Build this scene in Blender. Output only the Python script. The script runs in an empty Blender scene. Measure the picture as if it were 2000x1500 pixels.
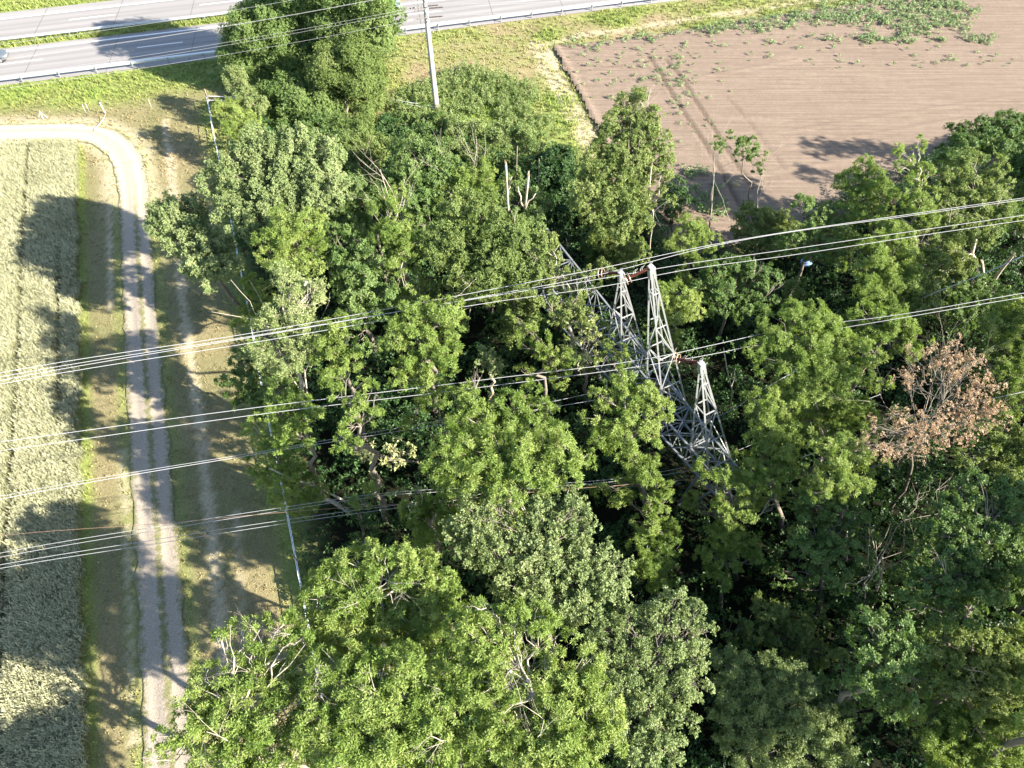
import bpy, math, random
import numpy as np
from mathutils import Vector

# ------------------------------------------------------------------ camera, light, exposure
scene = bpy.context.scene
H = 45.5                      # drone height above the ground, metres
TILT = math.radians(53.0)     # how far the view looks down from the horizontal
FPX = 1387.0                  # focal length in pixels of a 2000 px wide picture
cam_d = bpy.data.cameras.new("camera")
cam = bpy.data.objects.new("camera", cam_d)
scene.collection.objects.link(cam)
cam.location = (0, 0, H)
cam.rotation_euler = (math.radians(90) - TILT, 0, 0)
cam_d.sensor_width = 36.0
cam_d.lens = 36.0 * FPX / 2000.0
cam_d.clip_start = 0.5
cam_d.clip_end = 2000
scene.camera = cam

SUN_EL = math.radians(26.5)
SHADOW_AZ = math.radians(20.0)   # shadows fall to -X, turned this much towards +Y
to_sun = Vector((math.cos(SHADOW_AZ) * math.cos(SUN_EL), -math.sin(SHADOW_AZ) * math.cos(SUN_EL), math.sin(SUN_EL)))
world = bpy.data.worlds.new("World")
scene.world = world
world.use_nodes = True
wn = world.node_tree.nodes
sky = wn.new("ShaderNodeTexSky")
sky.sky_type = 'NISHITA'
sky.sun_disc = False
sky.sun_elevation = SUN_EL
sky.sun_rotation = math.atan2(to_sun.x, to_sun.y)
sky.air_density = 1.0
sky.dust_density = 0.6
wn["Background"].inputs["Strength"].default_value = 0.082
world.node_tree.links.new(sky.outputs[0], wn["Background"].inputs[0])
sun_d = bpy.data.lights.new("sun", 'SUN')
sun_d.energy = 5.0
sun_d.angle = math.radians(0.5)
sun_d.color = (1.0, 0.93, 0.81)
sun = bpy.data.objects.new("sun", sun_d)
scene.collection.objects.link(sun)
sun.rotation_euler = (-to_sun).to_track_quat('-Z', 'Y').to_euler()
scene.view_settings.view_transform = 'Standard'
scene.view_settings.look = 'None'
scene.view_settings.exposure = 2.12
scene.view_settings.gamma = 1.0
scene.cycles.max_bounces = 6
scene.cycles.diffuse_bounces = 3
scene.cycles.transparent_max_bounces = 8
scene.cycles.caustics_reflective = False
scene.cycles.caustics_refractive = False

rng = np.random.default_rng(11)
R = random.Random(5)
COL = scene.collection

# ------------------------------------------------------------------ where a sight line meets a height
FWD = np.array([0, math.cos(TILT), -math.sin(TILT)])
UPV = np.array([0, math.sin(TILT), math.cos(TILT)])
def at(px, py, z=0.0):
    d = FWD * FPX + np.array([1.0, 0, 0]) * (px - 1000.0) + UPV * (750.0 - py)
    t = (z - H) / d[2]
    return np.array([0, 0, H]) + d * t
def mpp(px, py, z):
    """metres per picture pixel at that point"""
    p = at(px, py, z) - np.array([0, 0, H])
    return float(np.dot(p, FWD)) / FPX
def W2(pts, z=0.0):
    return np.array([at(x, y, z)[:2] for x, y in pts])

# ------------------------------------------------------------------ helpers
def mesh_np(name, V, F, smooth=True, attrs=None, mats=None):
    """V (n,3); F list of (m,k) index arrays"""
    me = bpy.data.meshes.new(name)
    V = np.asarray(V, dtype=np.float32)
    F = [np.asarray(f, dtype=np.int32) for f in F if len(f)]
    loops = np.concatenate([f.ravel() for f in F])
    tot = np.concatenate([np.full(len(f), f.shape[1], dtype=np.int32) for f in F])
    start = np.concatenate([[0], np.cumsum(tot)[:-1]]).astype(np.int32)
    me.vertices.add(len(V)); me.vertices.foreach_set('co', V.ravel())
    me.loops.add(len(loops)); me.loops.foreach_set('vertex_index', loops)
    me.polygons.add(len(tot)); me.polygons.foreach_set('loop_start', start)
    me.polygons.foreach_set('use_smooth', np.full(len(tot), bool(smooth)))
    me.update(calc_edges=True)
    if attrs:
        for k, a in attrs.items():
            a = np.asarray(a, dtype=np.float32)
            if a.ndim == 1:
                at_ = me.attributes.new(k, 'FLOAT', 'POINT'); at_.data.foreach_set('value', a)
            else:
                at_ = me.attributes.new(k, 'FLOAT_COLOR', 'POINT'); at_.data.foreach_set('color', a.ravel())
    for m in (mats or []):
        me.materials.append(m)
    return me

def link(name, data, parent=None, loc=None):
    o = bpy.data.objects.new(name, data)
    COL.objects.link(o)
    if parent is not None: o.parent = parent
    if loc is not None: o.location = loc
    return o
def tag(o, label=None, cat=None, group=None, kind=None):
    if label: o["label"] = label
    if cat: o["category"] = cat
    if group: o["group"] = group
    if kind: o["kind"] = kind
    return o
def empty(name, loc, label, cat, group=None):
    o = link(name, None, loc=tuple(float(c) for c in loc))
    o.empty_display_size = 0.3
    return tag(o, label, cat, group)
def copy_tree(o, parent=None):
    c = o.copy(); COL.objects.link(c)
    if parent is not None: c.parent = parent
    for ch in list(o.children): copy_tree(ch, c)
    return c

class MB:
    """collects boxes, bars, tubes; builds one mesh"""
    def __init__(s): s.V = []; s.Q = []; s.T = []; s.n = 0
    def add(s, v, q=None, t=None):
        s.V.append(np.asarray(v, dtype=np.float64))
        if q is not None and len(q): s.Q.append(np.asarray(q) + s.n)
        if t is not None and len(t): s.T.append(np.asarray(t) + s.n)
        s.n += len(v)
    def box(s, c, size, rz=0.0):
        x, y, z = (np.array(size) / 2.0)
        v = np.array([[-x,-y,-z],[x,-y,-z],[x,y,-z],[-x,y,-z],[-x,-y,z],[x,-y,z],[x,y,z],[-x,y,z]])
        if rz:
            cr, sr = math.cos(rz), math.sin(rz)
            v = np.stack([v[:,0]*cr - v[:,1]*sr, v[:,0]*sr + v[:,1]*cr, v[:,2]], 1)
        s.add(v + np.array(c), [[0,3,2,1],[4,5,6,7],[0,1,5,4],[1,2,6,5],[2,3,7,6],[3,0,4,7]])
    def hexa(s, v):
        s.add(np.array(v), [[0,3,2,1],[4,5,6,7],[0,1,5,4],[1,2,6,5],[2,3,7,6],[3,0,4,7]])
    def tube(s, pts, rad, sides=5, cap=True):
        P = np.asarray(pts, dtype=np.float64)
        r = np.broadcast_to(np.asarray(rad, dtype=np.float64), (len(P),))
        T = np.gradient(P, axis=0)
        T /= (np.linalg.norm(T, axis=1, keepdims=True) + 1e-9)
        ref = np.array([0, 0, 1.0]) if abs(T[:, 2]).mean() < 0.8 else np.array([1.0, 0, 0])
        A = np.cross(T, ref); A /= (np.linalg.norm(A, axis=1, keepdims=True) + 1e-9)
        B = np.cross(T, A)
        ang = np.arange(sides) * (2 * math.pi / sides) + math.pi / sides
        ring = P[:, None, :] + r[:, None, None] * (A[:, None, :] * np.cos(ang)[None, :, None] + B[:, None, :] * np.sin(ang)[None, :, None])
        v = ring.reshape(-1, 3)
        n = len(P); i = np.arange(n - 1)[:, None] * sides; j = np.arange(sides)[None, :]; k = (j + 1) % sides
        q = np.stack([i + j, i + k, i + sides + k, i + sides + j], -1).reshape(-1, 4)
        t = None
        if cap:
            v = np.concatenate([v, P[:1], P[-1:]])
            a, b = n * sides, n * sides + 1
            jj = np.arange(sides); kk = (jj + 1) % sides
            t = np.concatenate([np.stack([np.full(sides, a), kk, jj], 1), np.stack([np.full(sides, b), (n-1)*sides + jj, (n-1)*sides + kk], 1)])
        s.add(v, q, t)
    def bar(s, a, b, w):
        s.tube([a, b], w * 0.7071, 4)
    def mesh(s, name, smooth=False, mats=None, attrs=None):
        F = []
        if s.Q: F.append(np.concatenate(s.Q))
        if s.T: F.append(np.concatenate(s.T))
        return mesh_np(name, np.concatenate(s.V), F, smooth, attrs, mats)
    def build(s, name, mat, parent=None, smooth=False, loc=None):
        return link(name, s.mesh(name, smooth, [mat]), parent, loc)

def shift(mb, o):
    for i in range(len(mb.V)): mb.V[i] = mb.V[i] - np.asarray(o)
    return mb

# ------------------------------------------------------------------ materials
def new_mat(name):
    m = bpy.data.materials.new(name); m.use_nodes = True
    nt = m.node_tree; b = nt.nodes["Principled BSDF"]
    return m, nt, b
def N(nt, typ, **kw):
    n = nt.nodes.new(typ)
    for k, v in kw.items(): setattr(n, k, v)
    return n
def L(nt, a, b): nt.links.new(a, b)
def noise(nt, vec, scale, detail=4, rough=0.6, dist=0.0):
    n = N(nt, "ShaderNodeTexNoise")
    n.inputs["Scale"].default_value = scale; n.inputs["Detail"].default_value = detail
    n.inputs["Roughness"].default_value = rough; n.inputs["Distortion"].default_value = dist
    if vec is not None: L(nt, vec, n.inputs["Vector"])
    return n.outputs["Fac"]
def ramp(nt, fac, stops, interp='LINEAR'):
    r = N(nt, "ShaderNodeValToRGB"); r.color_ramp.interpolation = interp
    e = r.color_ramp.elements
    while len(e) < len(stops): e.new(0.5)
    for i, (p, c) in enumerate(stops):
        e[i].position = p; e[i].color = (*c, 1) if len(c) == 3 else c
    L(nt, fac, r.inputs[0])
    return r.outputs[0]
def mixc(nt, fac, a, b):
    m = N(nt, "ShaderNodeMix", data_type='RGBA')
    for s, v in ((m.inputs[0], fac), (m.inputs[6], a), (m.inputs[7], b)):
        if hasattr(v, "is_linked"): L(nt, v, s)
        elif isinstance(v, (int, float)): s.default_value = v
        else: s.default_value = (*v, 1)
    return m.outputs[2]
def math_(nt, op, a, b=None, clamp=False):
    m = N(nt, "ShaderNodeMath", operation=op); m.use_clamp = clamp
    for s, v in zip(m.inputs, (a, b)):
        if v is None: continue
        if hasattr(v, "is_linked"): L(nt, v, s)
        else: s.default_value = v
    return m.outputs[0]
def attr(nt, name, out="Fac"):
    a = N(nt, "ShaderNodeAttribute", attribute_name=name)
    return a.outputs[out]
def objco(nt): return N(nt, "ShaderNodeTexCoord").outputs["Object"]
def scaled(nt, vec, sc, rz=0.0):
    m = N(nt, "ShaderNodeMapping"); L(nt, vec, m.inputs[0]); m.inputs["Scale"].default_value = sc; m.inputs["Rotation"].default_value = (0, 0, rz)
    return m.outputs[0]
def bump(nt, b, h, strength=0.5, dist=0.1):
    n = N(nt, "ShaderNodeBump"); n.inputs["Strength"].default_value = strength; n.inputs["Distance"].default_value = dist
    L(nt, h, n.inputs["Height"]); L(nt, n.outputs[0], b.inputs["Normal"])

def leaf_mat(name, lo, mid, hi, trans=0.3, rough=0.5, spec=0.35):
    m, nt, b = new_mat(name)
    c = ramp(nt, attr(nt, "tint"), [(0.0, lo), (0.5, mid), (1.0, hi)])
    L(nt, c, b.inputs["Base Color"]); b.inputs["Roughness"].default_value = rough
    b.inputs["Specular IOR Level"].default_value = spec
    t = N(nt, "ShaderNodeBsdfTranslucent"); L(nt, mixc(nt, 0.5, c, (hi[0]*1.2, hi[1]*1.3, hi[2]*0.6)), t.inputs[0])
    mx = N(nt, "ShaderNodeMixShader"); mx.inputs[0].default_value = trans
    L(nt, b.outputs[0], mx.inputs[1]); L(nt, t.outputs[0], mx.inputs[2])
    L(nt, mx.outputs[0], nt.nodes["Material Output"].inputs[0])
    return m
def plain(name, col, rough=0.6, metal=0.0, var=0.15, scale=6.0, spec=0.5):
    m, nt, b = new_mat(name)
    f = noise(nt, objco(nt), scale, 5)
    lo = tuple(c * (1 - var) for c in col); hi = tuple(min(1, c * (1 + var)) for c in col)
    L(nt, ramp(nt, f, [(0.3, lo), (0.7, hi)]), b.inputs["Base Color"])
    b.inputs["Roughness"].default_value = rough; b.inputs["Metallic"].default_value = metal
    b.inputs["Specular IOR Level"].default_value = spec
    return m

LEAF = {
 'ash':    leaf_mat("ash_leaf",    (.098,.168,.028), (.182,.265,.056), (.310,.370,.108), .40),
 'maple':  leaf_mat("maple_leaf",  (.066,.128,.029), (.114,.188,.050), (.185,.258,.082), .34),
 'oak':    leaf_mat("oak_leaf",    (.095,.165,.044), (.162,.242,.070), (.245,.310,.108), .34),
 'elm':    leaf_mat("elm_leaf",    (.110,.168,.044), (.188,.250,.072), (.280,.320,.112), .34),
 'poplar': leaf_mat("poplar_leaf", (.140,.195,.075), (.220,.280,.110), (.330,.375,.175), 0.30),
 'willow': leaf_mat("willow_leaf", (.140,.190,.066), (.220,.280,.100), (.330,.365,.165), 0.30),
 'pale':   leaf_mat("pale_leaf",   (.240,.275,.100), (.340,.360,.150), (.430,.430,.220), 0.28),
 'brown':  leaf_mat("withered_leaf", (.300,.180,.110), (.440,.295,.195), (.560,.420,.300), 0.25),
 'dark':   leaf_mat("shade_leaf",  (.022,.056,.014), (.040,.090,.023), (.070,.130,.035), 0.25),  # shade under the belt is put into these dark greens
 'crop':   leaf_mat("crop_leaf",   (.130,.210,.085), (.215,.300,.130), (.310,.380,.190), 0.22),
 'weed':   leaf_mat("weed_leaf",   (.110,.175,.055), (.190,.265,.085), (.320,.360,.150), 0.28),
}
def bark_mat(name, lo, hi):
    m, nt, b = new_mat(name)
    f = noise(nt, scaled(nt, objco(nt), (3, 3, 0.7)), 3.0, 6, 0.7)
    L(nt, ramp(nt, f, [(0.3, lo), (0.7, hi)]), b.inputs["Base Color"]); b.inputs["Roughness"].default_value = 0.9
    bump(nt, b, f, 0.6, 0.05)
    return m
BARK = bark_mat("bark", (.09,.075,.058), (.24,.205,.16))
BARK_PALE = bark_mat("pale_bark", (.25,.21,.165), (.50,.44,.355))
BARK_DARK = bark_mat("ivy_bark", (.05,.045,.035), (.14,.12,.09))
SPLIT = bark_mat("split_wood", (.36,.27,.17), (.56,.45,.31))
# ------------------------------------------------------------------ the ground
def seg_dist(P, poly):
    d = np.full(len(P), 1e9)
    for a, b in zip(poly[:-1], poly[1:]):
        ab = b - a; t = np.clip(((P - a) @ ab) / (ab @ ab + 1e-9), 0, 1)
        d = np.minimum(d, np.linalg.norm(P - (a + t[:, None] * ab), axis=1))
    return d
def inside(P, poly):
    x, y = P[:, 0], P[:, 1]; r = np.zeros(len(P), bool)
    q = np.roll(poly, -1, axis=0)
    for (x1, y1), (x2, y2) in zip(poly, q):
        c = ((y1 > y) != (y2 > y)) & (x < (x2 - x1) * (y - y1) / (y2 - y1 + 1e-12) + x1)
        r ^= c
    return r
def sstep(a, b, x):
    t = np.clip((x - a) / (b - a), 0, 1); return t * t * (3 - 2 * t)
def closed(p): return np.concatenate([p, p[:1]])
def sdist(P, poly):
    """positive inside"""
    d = seg_dist(P, closed(poly)); return np.where(inside(P, poly), d, -d)
def lattice(P, s, seed):
    """cheap smooth value noise"""
    r = np.random.default_rng(seed).random((64, 64))
    x = P[:, 0] / s; y = P[:, 1] / s
    xi = np.floor(x).astype(int); yi = np.floor(y).astype(int); fx = x - xi; fy = y - yi
    fx = fx*fx*(3-2*fx); fy = fy*fy*(3-2*fy)
    g = lambda i, j: r[i % 64, j % 64]
    return (g(xi, yi)*(1-fx) + g(xi+1, yi)*fx)*(1-fy) + (g(xi, yi+1)*(1-fx) + g(xi+1, yi+1)*fx)*fy
def fbm(P, s, seed):
    return (lattice(P, s, seed) + .5*lattice(P, s*.47, seed+1) + .25*lattice(P, s*.21, seed+2)) / 1.75

WHEAT_EDGE = W2([(168,1560),(163,1300),(159,1100),(156,800),(152,520),(150,286)])
TRACK = W2([(-160,268),(-60,262),(60,257),(150,257),(200,266),(233,288),(252,318),(262,370),(267,500),(275,620),(284,760),(298,950),(308,1100),(318,1250),(328,1400),(337,1560)])
FENCE = W2([(409,204),(425,290),(446,385),(465,490),(495,640),(521,790),(556,960),(600,1190),(626,1330),(648,1430),(672,1560)])
FOREST = W2([(455,215),(600,240),(740,255),(850,262),(960,290),(1060,330),(1150,330),(1290,430),(1330,480),(1430,470),(1540,440),(1570,400),(1700,340),(1820,300),(1900,265),(2060,220),(2500,160),(2700,1700),(690,1620),(640,1400),(600,1190),(556,960),(521,790),(495,640),(465,490),(446,385)])
SOIL = W2([(1078,92),(1110,150),(1145,215),(1175,275),(1225,335),(1290,430),(1350,500),(1460,480),(1560,460),(1750,400),(1950,340),(2500,240),(2500,-160),(1900,-50),(1700,4),(1530,28),(1400,50),(1250,72),(1130,86)])
STRAW = W2([(1052,88),(1072,130),(1100,180),(1130,235),(1156,290)])
FPATH = W2([(1050,92),(1130,70),(1300,45),(1500,14),(1700,-16),(1900,-50)])
HAY1 = W2([(322,235),(330,300),(342,420),(350,520),(362,640),(378,740),(392,850),(404,960),(416,1060),(426,1160),(433,1260),(440,1350),(450,1500)])
HAY2 = W2([(212,330),(213,420),(215,520),(216,600)])
HAY3 = W2([(240,880),(250,1100),(256,1300),(262,1450)])
HAY4 = W2([(460,1000),(470,1150),(478,1260)])
VERGE_LOW = W2([(-200,228),(0,222),(100,220),(180,210),(260,200),(340,190),(440,176),(520,170)])
BANK = W2([(760,205),(790,170),(850,150),(930,140),(1000,150),(1050,200),(1090,260),(1040,285),(950,275),(850,265),(750,250)])

def zones(P):
    """dry, green, soil, pale (0..1) of the natural ground"""
    n1 = fbm(P, 5.0, 1); n2 = fbm(P, 1.6, 7); n3 = fbm(P, 14.0, 3)
    dry = np.full(len(P), .38) + (n1 - .5) * .9
    green = np.zeros(len(P)); soil = np.zeros(len(P)); pale = np.zeros(len(P))
    fd = np.array([-math.sin(.36), math.cos(.36)])                       # along the mown strip
    dv = seg_dist(P, VERGE_LOW); above = P[:, 1] > np.interp(P[:, 0], VERGE_LOW[:, 0], VERGE_LOW[:, 1])
    strip_band = sstep(-2.0, 3.0, np.where(above, dv, -dv) + (n1 - .5) * 4)
    leftside = P[:, 0] < -14
    verge = np.where(leftside, strip_band, 0.0)
    green = np.maximum(green, verge * (.75 + .5 * (n2 - .5)))
    dry = dry * (1 - .75 * verge)
    # grass bank beyond the tree belt
    right = (P[:, 0] > -16) & (P[:, 1] > 60)
    green = np.where(right, np.clip(.42 + (n1 - .5) * 1.6 + (n2 - .5) * .5, 0, 1), green)
    dry = np.where(right, np.clip(.5 - (n1 - .5) * 1.6, 0, 1), dry)
    bk = sstep(-1.5, 2.0, sdist(P, BANK) + (n2 - .5) * 4)
    green = np.maximum(green, bk); dry *= (1 - .8 * bk)
    # grass tongue along the wheat and beside the track
    dw = seg_dist(P, WHEAT_EDGE)
    g = np.exp(-((dw - .3) / .5) ** 2) * (.75 + .6 * (n2 - .5))
    green = np.maximum(green, np.clip(g, 0, 1) * (P[:, 0] < -14))
    dt = seg_dist(P, TRACK)
    g = np.exp(-((dt - 1.75) / .45) ** 2) * .42 * (.5 + n1)
    green = np.maximum(green, np.clip(g, 0, 1))
    df = seg_dist(P, FENCE)
    g = np.exp(-(df / 1.3) ** 2) * .7
    green = np.maximum(green, np.clip(g * (.6 + n2), 0, 1))
    # raked hay left in rows
    for poly, w, s in ((HAY1, .46, 1.25), (HAY2, .28, 1.0), (HAY3, .28, .8), (HAY4, .28, .6)):
        d = seg_dist(P, poly) + (n2 - .5) * .5
        pale = np.maximum(pale, s * (1 - sstep(w * .45, w * 1.15, d)))
    pale = np.maximum(pale, 1 - sstep(.7, 1.7, seg_dist(P, STRAW) + (n2 - .5) * 1.0))
    pale = np.maximum(pale, .8 * (1 - sstep(.25, .9, seg_dist(P, FPATH) + (n2 - .5) * .8)))
    pale = np.maximum(pale, (P[:, 0] < -14) * .9 * (1 - sstep(1.6, 3.4, dt + (n1 - .5) * 2.5)) * sstep(52, 60, P[:, 1]))
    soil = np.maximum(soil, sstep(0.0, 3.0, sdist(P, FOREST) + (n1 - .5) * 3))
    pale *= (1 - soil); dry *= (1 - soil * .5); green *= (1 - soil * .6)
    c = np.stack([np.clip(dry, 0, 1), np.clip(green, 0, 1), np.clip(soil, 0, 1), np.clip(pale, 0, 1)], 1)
    return c

gm, nt, b = new_mat("meadow_ground")
co = objco(nt)
za = N(nt, "ShaderNodeAttribute", attribute_name="zone")
sep = N(nt, "ShaderNodeSeparateColor"); L(nt, za.outputs["Color"], sep.inputs[0])
f_hi = noise(nt, co, 9.0, 6, .75); f_lo = noise(nt, co, 1.1, 5, .65); f_mid = noise(nt, co, 3.2, 5, .7)
strk = noise(nt, scaled(nt, co, (4.5, .25, 1), -.36), 1.0, 4, .6)
olive = ramp(nt, f_hi, [(.30, (.090,.098,.040)), (.52, (.175,.170,.076)), (.72, (.280,.245,.125))])
tan = ramp(nt, f_hi, [(.28, (.170,.130,.068)), (.55, (.300,.235,.135)), (.75, (.430,.345,.205))])
lush = ramp(nt, f_hi, [(.28, (.120,.175,.032)), (.52, (.225,.290,.066)), (.74, (.350,.375,.115))])
litter = ramp(nt, f_hi, [(.35, (.006,.008,.004)), (.7, (.020,.022,.011))])  # woodland floor, its deep shade painted in as near-black
straw = ramp(nt, f_hi, [(.28, (.270,.220,.140)), (.5, (.440,.370,.255)), (.72, (.580,.505,.37))])
def soft(v, k, amt): # break a mask up with noise
    return math_(nt, 'ADD', v, math_(nt, 'MULTIPLY', math_(nt, 'SUBTRACT', k, .5), amt), True)
dryf = soft(sep.outputs[0], strk, .9)
c0 = mixc(nt, dryf, olive, tan)
c1 = mixc(nt, soft(sep.outputs[1], f_mid, .55), c0, lush)
g3 = N(nt, "ShaderNodeMath", operation='MULTIPLY'); L(nt, za.outputs["Alpha"], g3.inputs[0]); g3.inputs[1].default_value = 1.0
pm = math_(nt, 'MULTIPLY', g3.outputs[0], math_(nt, 'ADD', math_(nt, 'MULTIPLY', f_mid, 1.2), .2, True), True)
c2 = mixc(nt, pm, c1, straw)
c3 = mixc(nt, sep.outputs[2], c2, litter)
L(nt, c3, b.inputs["Base Color"]); b.inputs["Roughness"].default_value = .95; b.inputs["Specular IOR Level"].default_value = .1
bump(nt, b, f_hi, .9, .12)

def grid(x0, x1, y0, y1, step):
    xs = np.arange(x0, x1 + step * .5, step); ys = np.arange(y0, y1 + step * .5, step)
    X, Y = np.meshgrid(xs, ys); P = np.stack([X.ravel(), Y.ravel()], 1)
    nx, ny = len(xs), len(ys)
    i = (np.arange(ny - 1)[:, None] * nx + np.arange(nx - 1)[None, :]).ravel()
    q = np.stack([i, i + 1, i + nx + 1, i + nx], 1)
    return P, q, nx, ny
P, q, nx, ny = grid(-96, 96, -8, 130, .36)
z = (fbm(P, 4.0, 21) - .5) * .06
rim = (P[:, 0] < -95.7) | (P[:, 0] > 95.4) | (P[:, 1] < -7.7) | (P[:, 1] > 129.5)
z[rim] = 0
z -= .035
zz = zones(P)
V = np.concatenate([P, z[:, None]], 1)
x1, y1 = P[:, 0].max(), P[:, 1].max()
ex = np.array([[-96,-8],[x1,-8],[x1,y1],[-96,y1],[-500,-400],[500,-400],[500,700],[-500,700]], float)
Ve = np.concatenate([ex, np.full((8, 1), -.035)], 1)
Q2 = np.array([[4,5,1,0],[5,6,2,1],[6,7,3,2],[7,4,0,3]]) + len(V)
ze = np.tile([[.4, .6, 0, 0]], (8, 1))
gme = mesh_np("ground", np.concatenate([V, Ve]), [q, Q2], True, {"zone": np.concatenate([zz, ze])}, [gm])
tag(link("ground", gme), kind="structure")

# ------------------------------------------------------------------ motorway
E0 = at(0, 152)[:2]; E1 = at(900, 40)[:2]
RD = (E1 - E0) / np.linalg.norm(E1 - E0); RN = np.array([-RD[1], RD[0]])
RA = math.atan2(RD[1], RD[0])
def off(px, py, z=0): return float((at(px, py, z)[:2] - E0) @ RN)
def along(px, py, z=0): return float((at(px, py, z)[:2] - E0) @ RD)
def road_pt(s, o, z=0.0): p = E0 + RD * s + RN * o; return np.array([p[0], p[1], z])
S0, S1 = -70.0, 260.0
o_far_line = off(15, 101); o_asph_far = off(0, 95.5); o_rail_med = off(0, 86)
o2_near = off(0, 76); o2_dash = off(0, 54.5); o2_far = off(0, 37.5); o2_edge = off(0, 25.5); o_dash = off(0, 126)
def road_sheet(name, oa, ob, z, mat, lanes):
    n = 60; m = 56; s = np.linspace(S0, S1, n); oo = np.linspace(oa, ob, m)
    V = np.array([road_pt(t, o, z) for o in oo for t in s])
    i = np.arange(n - 1)[None, :]; j = np.arange(m - 1)[:, None] * n
    q = np.stack([j + i, j + i + 1, j + n + i + 1, j + n + i], -1).reshape(-1, 4)
    w = sum(np.exp(-((oo - p) / .38) ** 2) for p in lanes)
    return link(name, mesh_np(name, V, [q], True, {"wear": np.repeat(np.clip(w, 0, 1), n)}, [mat]))
def wheel_paths(a, m, b): return [c + d for c in ((a + m) / 2, (m + b) / 2) for d in (-.85, .85)]
am, nt, b = new_mat("concrete_roadway")
co = objco(nt)
rs = scaled(nt, co, (1, 1, 1), -RA)
fa = noise(nt, co, 22, 5, .7); fb = noise(nt, scaled(nt, rs, (.04, 1.3, 1)), 1.0, 4, .6); fc = noise(nt, co, .35, 4)
ca = ramp(nt, fb, [(.3, (.205,.190,.185)), (.7, (.285,.268,.258))])
ca = mixc(nt, math_(nt, 'MULTIPLY', fa, .30), ca, (.16,.15,.15))
ca = mixc(nt, math_(nt, 'MULTIPLY', fc, .25), ca, (.32,.30,.28))
ca = mixc(nt, math_(nt, 'MULTIPLY', attr(nt, "wear"), math_(nt, 'ADD', .15, math_(nt, 'MULTIPLY', fb, .6))), ca, (.150,.138,.132))
L(nt, ca, b.inputs["Base Color"]); b.inputs["Roughness"].default_value = .85
bump(nt, b, fa, .3, .02)
tag(road_sheet("motorway", -1.9, o_asph_far, .02, am, wheel_paths(0, o_dash, o_far_line)), kind="structure")
tag(road_sheet("far_carriageway_road", o2_near - .7, o2_edge, .02, am, wheel_paths(o2_near, o2_dash, o2_far)), kind="structure")
paint = plain("road_paint", (.80,.79,.76), .6, 0, .06, 9)
jm = plain("joint_sealant", (.10,.095,.09), .8)
mk = MB()
def strip(mb, s0, s1, oc, w, z):
    n = max(2, int((s1 - s0) / 8) + 2); s = np.linspace(s0, s1, n)
    V = np.concatenate([[road_pt(t, oc - w/2, z) for t in s], [road_pt(t, oc + w/2, z) for t in s]])
    i = np.arange(n - 1); mb.add(V, np.stack([i, i + 1, i + 1 + n, i + n], 1))
strip(mk, S0, S1, 0, .28, .026); strip(mk, S0, S1, o_far_line, .28, .026)
strip(mk, S0, S1, o2_near, .22, .026); strip(mk, S0, S1, o2_far, .30, .026)
da = along(268, 93); db = along(357, 82); per = da - along(83, 117) + (db - da)
for k in range(-6, 14): strip(mk, da + k*per, db + k*per, o_dash, .17, .026)
da = along(135, 40); db = along(225, 30); per2 = along(390, 10) - db + (db - da)
for k in range(-6, 14): strip(mk, da + k*per2, db + k*per2, o2_dash, .17, .026)
tag(mk.build("road_markings", paint), kind="structure")
jt = MB()
j0 = along(50, 125)
for k in range(-8, 30):
    s = j0 + k * 9.6
    for oa, ob in ((-1.8, o_asph_far - .1), (o2_near + .1, o2_edge - .1)):
        V = [road_pt(s - .035, oa, .0235), road_pt(s + .035, oa, .0235), road_pt(s + .035 + (ob-oa)*.10, ob, .0235), road_pt(s - .035 + (ob-oa)*.10, ob, .0235)]
        jt.add(np.array(V), [[0,1,2,3]])
tag(jt.build("road_joint_lines", jm), kind="structure")

# guardrails: one long thing each, its posts as parts
galv = plain("galvanised_steel", (.62,.63,.64), .42, .55, .12, 3)
galv_dk = plain("post_steel", (.36,.37,.38), .5, .5, .15, 3)
def guardrail(o, face, label):
    base = road_pt(0, o)
    root = empty("guardrail", base, label, "guardrail")
    prof = [(0, .44), (.05, .50), (.05, .55), (0, .60), (.05, .65), (.05, .70), (0, .76), (-.045, .70), (-.045, .65), (-.03, .60), (-.045, .55), (-.045, .50)]
    ss = np.arange(S0, S1, 4.0); V = []
    for s in ss:
        for a, h in prof: V.append(road_pt(s, o + face * (a * 1.3 + .09), h) - base)
    m = len(prof); i = np.arange(len(ss) - 1)[:, None] * m; j = np.arange(m)[None, :]; k = (j + 1) % m
    q = np.stack([i + j, i + k, i + m + k, i + m + j], -1).reshape(-1, 4)
    link("rail", mesh_np("rail", np.array(V), [q], True, None, [galv]), root)
    pb = MB(); pb.box((0, 0, .38), (.10, .14, .80), RA); pb.box((*(RN * face * .07), .60), (.08, .12, .22), RA)
    pm_ = pb.mesh("post", False, [galv_dk])
    s_first = along(8, 165) % 4.15
    k = 0
    for s in np.arange(-14.5 + s_first, S1, 4.15):
        if k >= 34: break
        link("post", pm_, root, tuple(road_pt(s, o) - base)); k += 1
    return root
o_gr = off(0, 166)
guardrail(o_gr, 1, "long galvanised guardrail between the roadway and the bright grass verge")
guardrail(o_rail_med, -1, "galvanised guardrail on the grassy strip between the two carriageways")

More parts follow.
